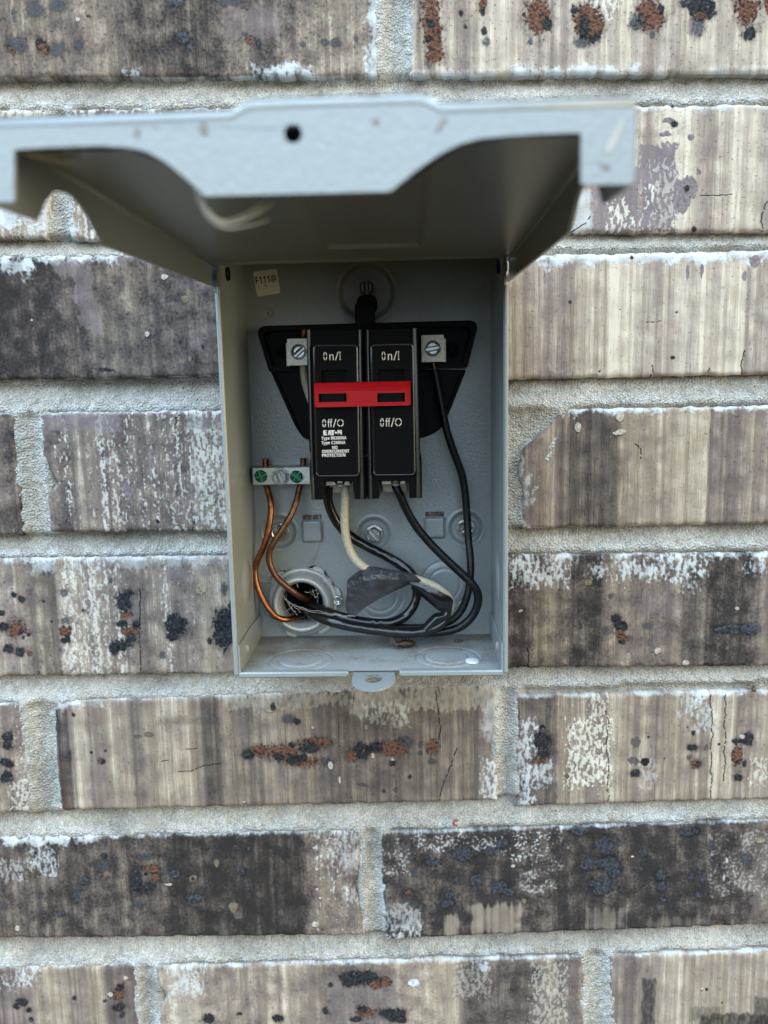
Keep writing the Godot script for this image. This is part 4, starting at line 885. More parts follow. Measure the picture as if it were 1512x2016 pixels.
		"spots": [[0.7317, 0.2827, 0.0139, 0.0317, "black"], [0.7453, 0.3409, 0.0079, 0.0253, "black"], [0.7167, 0.3182, 0.0079, 0.0253, "black"], [0.9511, 0.236, 0.0139, 0.0506, "rust"], [0.9582, 0.1762, 0.0119, 0.0317, "black"], [0.9512, 0.3373, 0.0139, 0.038, "black"], [0.9711, 0.117, 0.0059, 0.019, "pale"], [0.9212, 0.2821, 0.0059, 0.0127, "black"], [0.8524, 0.2521, 0.005, 0.019, "black"], [0.9338, 0.2346, 0.0079, 0.0253, "pale"], [0.7491, 0.4149, 0.0059, 0.019, "black"], [0.9591, 0.3989, 0.0079, 0.0253, "black"]],
		"rects": [[0.7248, 0.0352, 0.7688, 0.1196, "frost", 0.8], [0.6883, 0.0924, 0.7097, 0.1549, "frost", 0.8], [0.6859, 0.1732, 0.7599, 0.4485, "mauve", 0.3]],
		"cracks": []},
		{"t": [-0.3365, 0.02968], "b": [-0.41701, 0.04318], "l": [[0.0, -0.16001], [0.1432, -0.15861], [0.2598, -0.15427], [0.3491, -0.15908], [1.0, -0.16125]], "r": [[0.0, 0.09549], [1.0, 0.0961]], "x0": -0.16125, "len": 0.2574, "tall": 0.0809, "w": 1080, "h": 339, "z": -0.00061, "cont": 1.0,
		"top": 0.0016, "lw": 0.00107, "rw": 0.00107,
		"prof": [[-0.004, 0.55, 0.3, 0.2], [0.022, 0.6, 0.4, 0.2], [0.04, 0.7, 0.6, 0.1], [0.113, 0.62, 0.5, 0.08], [0.149, 0.5, 0.4, 0.02], [0.233, 0.5, 0.4, 0.02], [0.298, 0.52, 0.5, 0.02], [0.31, 0.72, 0.7, 0.05], [0.322, 0.54, 0.5, 0.02], [0.364, 0.5, 0.4, 0.02], [0.406, 0.4, 0.2, 0.02], [0.459, 0.36, 0.1, 0.02], [0.525, 0.38, 0.1, 0.03], [0.554, 0.42, 0.2, 0.03], [0.59, 0.56, 0.6, 0.05], [0.637, 0.58, 0.8, 0.1], [0.69, 0.6, 0.8, 0.15], [0.714, 0.5, 0.5, 0.35], [0.731, 0.3, 0.1, 0.2], [0.778, 0.32, 0.1, 0.25], [0.825, 0.28, 0.1, 0.25], [0.872, 0.3, 0.1, 0.25], [0.901, 0.46, 0.4, 0.4], [0.924, 0.5, 0.4, 0.4], [0.948, 0.36, 0.1, 0.25], [1.0, 0.4, 0.1, 0.3]],
		"spots": [[0.4919, 0.1263, 0.0394, 0.0659, "black"], [0.4622, 0.1651, 0.0187, 0.0395, "black"], [0.5185, 0.1866, 0.0145, 0.0395, "rust"], [0.4461, 0.1183, 0.0104, 0.0329, "black"], [0.4956, 0.414, 0.0269, 0.0461, "rust"], [0.4898, 0.3925, 0.0104, 0.0231, "black"], [0.1252, 0.4218, 0.0145, 0.0395, "black"], [0.2869, 0.4408, 0.0145, 0.0329, "black"], [0.5605, 0.441, 0.0249, 0.0593, "black"], [0.5445, 0.1682, 0.0145, 0.0329, "rust"], [0.537, 0.4178, 0.0104, 0.0264, "black"], [0.1978, 0.3951, 0.0062, 0.0132, "black"], [0.609, 0.1821, 0.0124, 0.0329, "frostspot"], [0.4714, 0.4663, 0.0145, 0.0264, "black"], [0.4009, 0.3843, 0.0083, 0.0264, "black"], [0.4148, 0.1776, 0.0062, 0.0198, "black"], [0.578, 0.4848, 0.0145, 0.0264, "black"]],
		"rects": [[0.043, 0.0029, 0.1166, 0.2262, "frost", 0.75], [0.0334, 0.1862, 0.0461, 0.4605, "creamflake", 0.5], [0.4034, 0.1353, 0.5778, 0.5101, "mauve", 0.35], [0.7087, 0.058, 0.7783, 0.2932, "creamflake", 0.4], [0.7204, 0.0383, 0.9069, 0.5419, "coat", 0.3], [0.8826, 0.0522, 0.9536, 0.5465, "creamflake", 0.4], [0.7437, 0.0196, 0.7784, 0.093, "lime", 0.6]],
		"cracks": []},
		{"t": [-0.33758, 0.03909], "b": [-0.41948, 0.05403], "l": [[0.0, 0.10965], [0.3136, 0.11075], [1.0, 0.11547]], "r": [[0.0, 0.35878], [1.0, 0.3664]], "x0": 0.10965, "len": 0.2567, "tall": 0.0784, "w": 1078, "h": 329, "z": -0.0008, "cont": 1.2,
		"top": 0.00133, "lw": 0.00107, "rw": 0.0,
		"prof": [[0.003, 0.45, 0.1, 0.3], [0.034, 0.4, 0.1, 0.2], [0.057, 0.38, 0.1, 0.15], [0.075, 0.5, 0.4, 0.1], [0.092, 0.44, 0.3, 0.02], [0.121, 0.58, 0.5, 0.03], [0.144, 0.66, 0.7, 0.05], [0.19, 0.56, 0.7, 0.02], [0.237, 0.6, 0.8, 0.02], [0.294, 0.54, 0.6, 0.02], [0.365, 0.56, 0.6, 0.02], [0.986, 0.5, 0.4, 0.1]],
		"spots": [[0.2147, 0.2939, 0.0042, 0.0136, "pale"], [0.225, 0.2994, 0.0042, 0.0136, "black"], [0.2607, 0.4085, 0.0021, 0.0068, "black"]],
		"rects": [[0.0784, 0.1982, 0.1089, 0.6629, "coat", 0.85], [0.2079, 0.5069, 0.4015, 0.7884, "coat", 0.9], [0.1899, 0.4415, 0.2603, 0.556, "coat", 0.5], [0.0082, 0.0252, 0.0603, 0.0929, "mauve", 0.6], [0.3323, 0.3757, 0.388, 0.6582, "coat", 0.7]],
		"cracks": []},
		{"t": [0.21481, -0.03356], "b": [0.15368, -0.02643], "l": [[0.0, -0.44], [1.0, -0.44]], "r": [[0.0, -0.25368], [1.0, -0.26239]], "x0": -0.44, "len": 0.1863, "tall": 0.0636, "w": 782, "h": 267, "z": -0.00064, "cont": 1.0,
		"top": 0.0016, "lw": 0.0, "rw": 0.0016,
		"prof": [[-0.294, 0.4, 0.3, 0.15], [0.139, 0.55, 0.5, 0.1], [0.424, 0.35, 0.2, 0.2], [0.637, 0.5, 0.4, 0.1], [0.848, 0.45, 0.3, 0.15], [1.058, 0.5, 0.4, 0.1]],
		"spots": [[0.6978, 0.5332, 0.02, 0.0671, "black"], [0.7077, 0.6277, 0.0172, 0.0419, "rust"]],
		"rects": [],
		"cracks": []},
		{"t": [0.06919, -0.0133], "b": [0.00675, -0.00165], "l": [[0.0, -0.44], [1.0, -0.44]], "r": [[0.0, -0.32006], [1.0, -0.33035]], "x0": -0.44, "len": 0.1199, "tall": 0.0669, "w": 503, "h": 280, "z": -0.00113, "cont": 1.0,
		"top": 0.0016, "lw": 0.0, "rw": 0.0016,
		"prof": [[-0.716, 0.4, 0.3, 0.15], [-0.004, 0.55, 0.5, 0.1], [0.465, 0.35, 0.2, 0.2], [0.815, 0.5, 0.4, 0.1], [1.162, 0.45, 0.3, 0.15], [1.508, 0.5, 0.4, 0.1]],
		"spots": [[0.4977, 0.4687, 0.0311, 0.0638, "black"], [0.5128, 0.5691, 0.0267, 0.0399, "rust"]],
		"rects": [],
		"cracks": []},
		{"t": [-0.091, -0.00326], "b": [-0.15784, 0.00427], "l": [[0.0, -0.44], [1.0, -0.44]], "r": [[0.0, -0.32032], [1.0, -0.33069]], "x0": -0.44, "len": 0.1197, "tall": 0.0697, "w": 502, "h": 292, "z": -0.00083, "cont": 1.0,
		"top": 0.0016, "lw": 0.0, "rw": 0.0016,
		"prof": [[-1.003, 0.4, 0.3, 0.15], [-0.246, 0.55, 0.5, 0.1], [0.254, 0.35, 0.2, 0.2], [0.625, 0.5, 0.4, 0.1], [0.995, 0.45, 0.3, 0.15], [1.362, 0.5, 0.4, 0.1]],
		"spots": [[0.4724, 0.4528, 0.0312, 0.0612, "black"], [0.4882, 0.5601, 0.0267, 0.0383, "rust"]],
		"rects": [],
		"cracks": []},
		{"t": [-0.25318, 0.01999], "b": [-0.32047, 0.01163], "l": [[0.0, -0.44], [1.0, -0.44]], "r": [[0.0, -0.31156], [1.0, -0.32097]], "x0": -0.44, "len": 0.1284, "tall": 0.0641, "w": 539, "h": 269, "z": -0.00049, "cont": 1.0,
		"top": 0.0016, "lw": 0.0, "rw": 0.0016,
		"prof": [[-1.203, 0.4, 0.3, 0.15], [-0.456, 0.55, 0.5, 0.1], [0.037, 0.35, 0.2, 0.2], [0.403, 0.5, 0.4, 0.1], [0.767, 0.45, 0.3, 0.15], [1.129, 0.5, 0.4, 0.1]],
		"spots": [[0.4938, 0.3578, 0.0291, 0.0665, "black"], [0.5094, 0.4872, 0.0249, 0.0416, "rust"]],
		"rects": [],
		"cracks": []},
	]


# ------------------------------------------------------------------ materials
var paint: StandardMaterial3D
var black_plastic: StandardMaterial3D
var dark_plastic: StandardMaterial3D
var zinc: StandardMaterial3D
var steel: StandardMaterial3D
var copper: StandardMaterial3D
var copper_dull: StandardMaterial3D
var rubber: StandardMaterial3D
var white_print: StandardMaterial3D

func make_materials() -> void:
	paint = surface_grain(mat(lin(0.262, 0.288, 0.296), 0.30, 0.0, 0.6), 61, 22.0, 0.10, 0.00010, 3, 0.06)
	black_plastic = surface_grain(mat(lin(0.005, 0.005, 0.006), 0.34, 0.0, 0.16), 63, 60.0, 0.2, 0.00003, 2)
	dark_plastic = mat(lin(0.006, 0.006, 0.007), 0.5, 0.0, 0.25)
	zinc = surface_grain(mat(lin(0.62, 0.63, 0.63), 0.34, 0.30), 65, 80.0, 0.08, 0.00006, 3, 0.25)
	steel = surface_grain(mat(lin(0.62, 0.62, 0.61), 0.26, 0.9), 67, 80.0, 0.12, 0.00003, 3, 0.25)
	copper = surface_grain(mat(lin(0.46, 0.18, 0.085), 0.32, 1.0), 69, 50.0, 0.04, 0.00002, 3, 0.35)
	copper_dull = surface_grain(mat(lin(0.28, 0.13, 0.075), 0.42, 0.9), 71, 50.0, 0.05, 0.00002, 3, 0.40)
	rubber = surface_grain(mat(lin(0.020, 0.020, 0.021), 0.36, 0.0, 0.4), 73, 40.0, 0.05, 0.00008, 4, 0.7)
	white_print = mat(lin(0.80, 0.80, 0.80), 0.6)

func zy(v: Vector3) -> Vector2: return Vector2(v.z, v.y)
func xy(v: Vector3) -> Vector2: return Vector2(v.x, v.y)

# frame whose x is the wall's z and whose y is up: for plates that stand across the wall (its own z runs to -x)
func side_frame(x: float) -> Transform3D: return Transform3D(Basis(Vector3(0, 0, 1), Vector3(0, 1, 0), Vector3(-1, 0, 0)), Vector3(x, 0, 0))
# frame whose y is the wall's -z: for plates that lie level (its own z runs up)
func level_frame(y: float) -> Transform3D: return Transform3D(Basis(Vector3(1, 0, 0), Vector3(0, 0, -1), Vector3(0, 1, 0)), Vector3(0, y, 0))
func facing(at: Vector3, turn := 0.0) -> Transform3D: return Transform3D(Basis(Vector3(0, 0, 1), turn), at)

func rect2(x0: float, y0: float, x1: float, y1: float, r := 0.0, steps := 4) -> PackedVector2Array:
	return rounded([Vector2(x0, y0), Vector2(x1, y0), Vector2(x1, y1), Vector2(x0, y1)], [r], steps)

# slotted screw head: hexagon or round, with a real slot
func screw_mesh(r: float, hexagon: bool, slot_turn: float, height := 0.0026, washer := 0.0, dome := false, cross := false) -> ArrayMesh:
	var st := begin()
	if washer > 0.0: add_lathe(st, [Vector2(washer, 0), Vector2(washer, 0.0005), Vector2(washer * 0.93, 0.0008), Vector2(0, 0.0008)], 28)
	var outline := circle2(Vector2.ZERO, r, 6, 0.0, 0.4) if hexagon else circle2(Vector2.ZERO, r, 28)
	add_prism(st, outline, 0.0, height * 0.55, 0.0)
	var gap := r * 0.17
	var boxes := []
	if cross:
		for s in [[-1, -1], [1, -1], [1, 1], [-1, 1]]:
			boxes.append(PackedVector2Array([Vector2(gap * s[0], gap * s[1]), Vector2(2 * r * s[0], gap * s[1]), Vector2(2 * r * s[0], 2 * r * s[1]), Vector2(gap * s[0], 2 * r * s[1])]))
	else:
		boxes = [rect2(-2 * r, gap, 2 * r, 2 * r), rect2(-2 * r, -2 * r, 2 * r, -gap)]
	for b: PackedVector2Array in boxes:
		for k in b.size(): b[k] = b[k].rotated(slot_turn)
		if Geometry2D.is_polygon_clockwise(b): b.reverse()
		for piece in Geometry2D.intersect_polygons(outline, b):
			add_prism(st, piece, height * 0.55, height, minf(r * 0.22, height * 0.40))
	if hexagon:
		add_lathe(st, [Vector2(r * 0.80, height * 0.70), Vector2(r * 0.80, height * 1.06), Vector2(r * 0.70, height * 1.0)], 24)
	return done(st)

func add_screw(called: String, at: Vector3, mesh: ArrayMesh, m: Material, parent: Node3D) -> MeshInstance3D:
	var o := obj(called, mesh, m, parent)
	o.position += at
	return o

# smooth sheet through a net of points, given a little thickness
func add_patch(st: SurfaceTool, net: Array, per: int, thick: float) -> void:
	var rows := []
	for r: Array in net: rows.append(smooth_path(r, per))
	var cols := []
	for i in rows[0].size():
		var c := []
		for r: Array in rows: c.append(r[i])
		cols.append(smooth_path(c, per))
	var nx := cols.size()
	var ny: int = cols[0].size()
	for side in [1.0, -1.0]:
		for i in nx - 1:
			for j in ny - 1:
				var q := []
				for c in [[0, 0], [1, 0], [1, 1], [0, 1]]:
					var a: int = i + c[0]
					var b: int = j + c[1]
					var n: Vector3 = (cols[mini(a + 1, nx - 1)][b] - cols[maxi(a - 1, 0)][b]).cross(cols[a][mini(b + 1, ny - 1)] - cols[a][maxi(b - 1, 0)]).normalized()
					if n.z < 0.0: n = -n
					q.append(cols[a][b] + n * thick * 0.5 * side)
				quad(st, q[0], q[1], q[2], q[3])

# ------------------------------------------------------------------ the enclosure
func build_box() -> void:
	var t := thing("disconnect_box", "open grey metal disconnect box fixed to the brick wall, its cover swung up", "electrical box", Vector3(-0.0223, Y_BOTTOM, 0.0))
	var ox := X_LEFT + SHEET
	var oy := Y_BOTTOM + SHEET
	var dishes := [[Vector2(-0.02265, 0.04827), 0.0150, 0.0024], [Vector2(-0.07322, -0.07724), 0.0092, 0.0024], [Vector2(-0.02192, -0.07915), 0.0092, 0.0024], [Vector2(0.02769, -0.07658), 0.0092, 0.0024]]
	var rings := [[Vector2(-0.01937, -0.11308), 0.0125], [Vector2(-0.01937, -0.11308), 0.0090], [Vector2(0.01591, -0.10756), 0.0127], [Vector2(0.01591, -0.10756), 0.0086], [Vector2(-0.0738, 0.03899), 0.0014]]
	var tabs := [[Vector2(-0.06051, -0.07046), Vector2(-0.04961, -0.08265)], [Vector2(0.00538, -0.06985), Vector2(0.01645, -0.08141)]]
	var lift := func(u: float, v: float) -> float:
		var p := Vector2(ox + u, oy + v)
		var h := 0.0
		for d in dishes:
			var r: float = p.distance_to(d[0]) / d[1]
			if r < 1.15: h -= d[2] * smoothstep(1.0, 0.80, r) - 0.00035 * exp(-pow((r - 1.06) / 0.06, 2.0))
		for g in rings:
			var r: float = p.distance_to(g[0]) - g[1]
			if absf(r) < 0.002: h -= 0.00055 * exp(-pow(r / 0.00055, 2.0))
			elif r < 0.0 and g[1] > 0.01: h += 0.00018
		for b in tabs:
			var c: Vector2 = (b[0] + b[1]) * 0.5
			var hw: float = absf(b[1].x - b[0].x) * 0.5
			var hh: float = absf(b[1].y - b[0].y) * 0.5
			var q: Vector2 = (p - c).abs() - Vector2(hw, hh)
			var dist := Vector2(maxf(q.x + 0.0014, 0.0), maxf(q.y + 0.0014, 0.0)).length() - 0.0014
			var above: float = p.y - (c.y + hh)
			if above > -0.0003 and above < 0.0029 and absf(p.x - c.x) < hw: return 0.0
			h += 0.0028 * smoothstep(0.0003, -0.0007, dist)
		return h
	var hole := func(u: float, v: float) -> bool:
		var p := Vector2(ox + u, oy + v)
		for b in tabs:
			var dy: float = p.y - maxf(b[0].y, b[1].y)
			if dy > -0.0002 and dy < 0.0027 and p.x > minf(b[0].x, b[1].x) + 0.0003 and p.x < maxf(b[0].x, b[1].x) - 0.0003: return true
		return p.distance_to(PIPE) < PIPE_HOLE
	var w := X_RIGHT - X_LEFT - 2.0 * SHEET
	var hgt := Y_TOP - Y_BOTTOM - 2.0 * SHEET
	var back := obj("back_panel", relief_sheet(Vector3(ox, oy, BACK), Vector3(w, 0, 0), Vector3(0, hgt, 0), 212, 330, lift, hole), paint, t)
	var turn := [1.62, 1.9, 2.25, 0.5]
	for k in 4:
		var d: Array = dishes[k]
		var at := Vector3(d[0].x, d[0].y, BACK - 0.0024)
		if k == 0: at.y = 0.05043
		add_screw("screw", at, screw_mesh(0.0036 if k == 0 else 0.0045, k > 0, turn[k], 0.0048, 0.0052 if k > 0 else 0.0), steel if k > 0 else lug_dark(), back)
	# sides: plates whose front top corner is rounded
	var outline := rounded([Vector2(0.0004, Y_BOTTOM), Vector2(DEPTH, Y_BOTTOM), Vector2(DEPTH, Y_TOP - 0.013), Vector2(DEPTH - 0.0035, Y_TOP), Vector2(0.0004, Y_TOP)], [0.0, 0.0, 0.006, 0.004, 0.0])
	for s in 2:
		var st := begin()
		add_prism(st, outline, 0.0, SHEET, 0.0004, side_frame(X_LEFT + SHEET if s == 0 else X_RIGHT))
		var side := obj("side_wall", done(st), paint, t)
		var inner := X_LEFT + SHEET if s == 0 else X_RIGHT - SHEET
		var sg := 1.0 if s == 0 else -1.0
		st = begin(true)
		var c := zy(Vector3(-0.0858, -0.09764, 0.03132))
		add_lathe(st, [Vector2(0, 0.0003), Vector2(0.0108, 0.0003), Vector2(0.0112, -0.0002), Vector2(0.0116, 0.0004), Vector2(0.0122, 0.0004), Vector2(0.0127, -0.0002)], 48, Transform3D(Basis(Vector3(0, 0, 1), Vector3(0, 1, 0), Vector3(sg, 0, 0)), Vector3(inner, c.y, c.x)))
		obj("knockout", done(st), paint, side)
		# folded end of the bottom sheet, lapped against the side
		st = begin()
		add_prism(st, rounded([Vector2(0.004, Y_BOTTOM + 0.003), Vector2(DEPTH + 0.0006, Y_BOTTOM + 0.0005), Vector2(DEPTH + 0.0006, Y_BOTTOM + 0.0160), Vector2(0.030, Y_BOTTOM + 0.0165), Vector2(0.004, Y_BOTTOM + 0.0150)], [0.0]), 0.0, 0.0009, 0.0003, Transform3D(Basis(Vector3(0, 0, 1), Vector3(0, 1, 0), Vector3(-1, 0, 0)), Vector3(inner + (0.0009 if s == 0 else 0.0), 0, 0)))
		obj("lapped_corner", done(st), paint, side)
		st = begin(true)
		add_lathe(st, [Vector2(0.0024, -0.0003), Vector2(0.0021, 0.0007), Vector2(0.0012, 0.0011), Vector2(0, 0.0012)], 20, Transform3D(Basis(Vector3(0, 0, 1), Vector3(0, 1, 0), Vector3(sg, 0, 0)), Vector3(inner + sg * 0.0009, Y_BOTTOM + 0.0092, 0.046)), 0.45, 1.0)
		obj("dimple", done(st), paint, side)
		# front edge hem of the side
		st = begin()
		add_box(st, Vector3(inner - sg * 0.0012, (Y_BOTTOM + Y_TOP - 0.026) * 0.5, DEPTH + 0.0002), Vector3(0.0021, Y_TOP - Y_BOTTOM - 0.028, 0.0017), 0.0007)
		obj("edge_hem", done(st), paint, side)
	# bottom
	var floor_top := Y_BOTTOM + 0.0022
	var ko := [[Vector3(-0.05813, -0.1356, 0.04324), 0.0160, 0.0110], [Vector3(0.0154, -0.1356, 0.04076), 0.0158, 0.0110]]
	var slots := [Vector3(-0.07335, -0.1356, 0.06353), Vector3(0.03152, -0.1356, 0.06139)]
	var press := func(u: float, v: float) -> float:
		var p := Vector2(ox + u, DEPTH - 0.0012 - v)
		var h := 0.0
		for g in ko:
			var d := p.distance_to(Vector2(g[0].x, g[0].z))
			for r in [g[1], g[2]]:
				if absf(d - r) < 0.002: h -= 0.0006 * exp(-pow((d - r) / 0.0006, 2.0))
			if d < g[2]: h += 0.0003
		for q in slots:
			if absf(p.x - q.x) < 0.0055 and absf(p.y - q.z) < 0.0007: h -= 0.0012
		return h
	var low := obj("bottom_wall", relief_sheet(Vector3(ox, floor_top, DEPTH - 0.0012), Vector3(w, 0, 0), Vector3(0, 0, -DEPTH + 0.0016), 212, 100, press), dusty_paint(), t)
	var tab_x: float = Vector3(-0.02057, -0.1375, 0.06868).x
	var tab := PackedVector2Array([Vector2(tab_x - 0.0100, -0.0560)])
	for k in 25:
		var a := PI * k / 24.0
		tab.append(Vector2(tab_x - 0.0101 * cos(a), -0.0690 - 0.0140 * sin(a)))
	tab.append(Vector2(tab_x + 0.0100, -0.0560))
	var eye := circle2(Vector2(tab_x, -0.0692), 0.0040, 28, 0.0053)
	var st := begin()
	add_prism(st, keyhole(tab, [eye]), 0.0, 0.0012, 0.0, level_frame(Y_BOTTOM + 0.0002))
	obj("padlock_tab", done(st), paint, low)
	st = begin()
	add_prism(st, rounded([Vector2(X_LEFT + 0.0008, -0.001), Vector2(X_LEFT + 0.0008, -DEPTH + 0.001), Vector2(tab_x - 0.0125, -DEPTH + 0.001), Vector2(tab_x - 0.0120, -0.0550), Vector2(tab_x + 0.0120, -0.0550), Vector2(tab_x + 0.0125, -DEPTH + 0.001), Vector2(X_RIGHT - 0.0008, -DEPTH + 0.001), Vector2(X_RIGHT - 0.0008, -0.001)], [0.0]), 0.0, 0.0016, 0.0, level_frame(Y_BOTTOM))
	obj("under_sheet", done(st), paint, low)
	for e in [[X_LEFT + 0.0012, tab_x - 0.0122], [tab_x + 0.0122, X_RIGHT - 0.0012]]:
		st = begin()
		add_prism(st, rect2(e[0], Y_BOTTOM - 0.0002, e[1], floor_top + 0.0003, 0.0011), DEPTH - 0.0035, DEPTH + 0.0010, 0.0006)
		obj("front_hem", done(st), paint, low)
	# top, with a rain lip that closes the front above the cover's hinge
	st = begin()
	add_box(st, Vector3((X_LEFT + X_RIGHT) * 0.5, Y_TOP - SHEET * 0.5, DEPTH * 0.5 - 0.001), Vector3(w - 0.0002, SHEET, DEPTH - 0.004), 0.0003)
	add_box(st, Vector3((X_LEFT + X_RIGHT) * 0.5, Y_TOP - 0.0068, DEPTH - 0.004), Vector3(w - 0.0002, 0.0108, 0.0012), 0.0003)
	obj("top_wall", done(st), paint, t)
	build_lid(t)

func dusty_paint() -> StandardMaterial3D:
	var m := mat(Color.WHITE, 0.5)
	var a := noise(91, 0.012, 4)
	var b := noise(92, 0.09, 3)
	var c := noise(93, 0.35, 1)
	var im := Image.create(512, 256, false, Image.FORMAT_RGB8)
	for y in 256:
		for x in 512:
			var back_ := 1.0 - y / 256.0
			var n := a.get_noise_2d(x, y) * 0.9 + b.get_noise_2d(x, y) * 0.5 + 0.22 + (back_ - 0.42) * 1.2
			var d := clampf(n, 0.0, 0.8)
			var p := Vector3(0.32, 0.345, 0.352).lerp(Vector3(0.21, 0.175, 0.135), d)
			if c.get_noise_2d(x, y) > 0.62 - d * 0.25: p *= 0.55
			if c.get_noise_2d(x + 900, y * 1.1) > 0.74: p = Vector3(0.5, 0.48, 0.44)
			im.set_pixel(x, y, lin(p.x, p.y, p.z))
	m.albedo_texture = ImageTexture.create_from_image(im)
	return m

func build_lid(t: Node3D) -> void:
	var y0 := 0.0564
	var left := -0.0906
	var right := 0.0462
	var front := 0.2606
	var rear := 0.0590
	# the panel: pressed out in the middle
	var e0 := -0.0350
	var e1 := 0.0046
	var press := func(u: float, v: float) -> float:
		var x := right - u
		var z := front - v
		var d := minf(minf(x - e0, e1 - x), z - 0.085)
		return -0.0019 * smoothstep(-0.0012, 0.0022, d) - 0.0012 * sin(PI * clampf(u / (right - left), 0.0, 1.0)) * sin(PI * clampf(v / (front - rear), 0.0, 1.0))
	var rise := func(u: float, v: float) -> float:
		var x := left + u
		var z := front - v
		var d := minf(minf(x - e0, e1 - x), z - 0.085)
		return 0.0012 + 0.0019 * smoothstep(-0.0012, 0.0022, d) + 0.0012 * sin(PI * clampf(u / (right - left), 0.0, 1.0)) * sin(PI * clampf(v / (front - rear), 0.0, 1.0))
	var wide := right - left
	var long := front - rear
	var lid := obj("cover", relief_sheet(Vector3(right, y0, front), Vector3(-wide, 0, 0), Vector3(0, 0, -long), 150, 200, press), paint, t)
	obj("outer_face", relief_sheet(Vector3(left, y0, front), Vector3(wide, 0, 0), Vector3(0, 0, -long), 150, 200, rise), paint, lid)
	# the lip at its free end, cut out in two arches
	var z := 0.26094
	var lip := [Vector2(right, y0), Vector2(right, 0.04029), Vector2(0.03539, 0.0406), Vector2(0.03524, 0.05074), Vector2(0.02654, 0.05071), Vector2(0.01989, 0.05052), Vector2(0.01457, 0.05019), Vector2(0.01028, 0.04923), Vector2(0.00639, 0.04745), Vector2(0.00246, 0.04507), Vector2(-0.00149, 0.04227), Vector2(-0.00407, 0.04032), Vector2(-0.04331, 0.04053), Vector2(-0.04483, 0.0422), Vector2(-0.04862, 0.04556), Vector2(-0.0517, 0.04798), Vector2(-0.05534, 0.04991), Vector2(-0.05904, 0.05072), Vector2(-0.06439, 0.05119), Vector2(-0.07194, 0.05121), Vector2(-0.07899, 0.05112), Vector2(-0.08301, 0.05104), Vector2(-0.08397, 0.04055), Vector2(left, 0.0404), Vector2(left, y0), Vector2(e0 - 0.0015, y0), Vector2(e0 + 0.0022, y0 + 0.0020), Vector2(e1 - 0.0022, y0 + 0.0020), Vector2(e1 + 0.0015, y0)]
	var radii := []
	for k in lip.size(): radii.append(0.0006 if k < 25 else 0.002)
	radii[3] = 0.0006
	var poly := rounded(lip, radii, 3)
	var st := begin()
	add_prism(st, keyhole(poly, [circle2(Vector2(-0.02406, 0.05236), 0.0019, 24)]), z - 0.0012, z, 0.0)
	var lip_node := obj("front_lip", done(st), paint, lid)
	# the rolled bend along its top
	st = begin(true)
	var bend := []
	for p in [Vector2(left, y0), Vector2(e0 - 0.002, y0), Vector2(e0 + 0.002, y0 + 0.0019), Vector2(e1 - 0.002, y0 + 0.0019), Vector2(e1 + 0.002, y0), Vector2(right, y0)]: bend.append(Vector3(p.x, p.y - 0.0003, z - 0.0012))
	add_tube(st, bend, 0.0014, 14)
	obj("rolled_edge", done(st), paint, lip_node)
	# dirt specks and a scratch on the lip
	for s in [[Vector2(-0.0428, 0.05374), 0.0011, 0.0013, 0.3], [Vector2(-0.00683, 0.05411), 0.0008, 0.0008, 0.0], [Vector2(0.00655, 0.0531), 0.0006, 0.0017, -0.6], [Vector2(-0.05671, 0.05346), 0.0008, 0.0008, 0.0], [Vector2(0.04012, 0.04396), 0.0017, 0.0005, -0.5], [Vector2(-0.00723, 0.05964), 0.0012, 0.0003, 0.1]]:
		st = begin()
		var blot := circle2(Vector2.ZERO, s[1], 12, s[2])
		for k in blot.size(): blot[k] = blot[k].rotated(s[3]) * (0.8 + 0.35 * sin(k * 2.3)) + s[0]
		add_prism(st, blot, z - 0.0001, z + 0.00012)
		obj("dirt_speck", done(st), mat(lin(0.24, 0.20, 0.18), 0.9), lip_node)
	st = begin()
	add_prism(st, PackedVector2Array([Vector2(0.04365, 0.05333), Vector2(0.04396, 0.05302), Vector2(0.04191, 0.04768), Vector2(0.0409, 0.04652), Vector2(0.04007, 0.04674), Vector2(0.04086, 0.0487)]), z - 0.0001, z + 0.00015)
	obj("dried_drip", done(st), mat(lin(0.42, 0.41, 0.35), 0.9), lip_node)
	# the side flanges, cut out near the free end, notched round the pivot
	var fl := [Vector2(0.2606, y0 + 0.001), Vector2(0.2606, 0.0403), Vector2(0.2375, 0.0413), Vector2(0.2350, 0.0440), Vector2(0.2310, 0.0478), Vector2(0.2265, 0.0505), Vector2(0.2200, 0.0520), Vector2(0.2140, 0.0519), Vector2(0.2080, 0.0505), Vector2(0.2030, 0.0485), Vector2(0.1980, 0.0455), Vector2(0.1930, 0.0426), Vector2(0.0405, 0.0470), Vector2(0.0405, 0.0500), Vector2(0.0485, 0.0502), Vector2(0.0500, 0.0515), Vector2(0.0500, 0.0545), Vector2(0.0470, 0.0556), Vector2(0.0470, y0 + 0.001)]
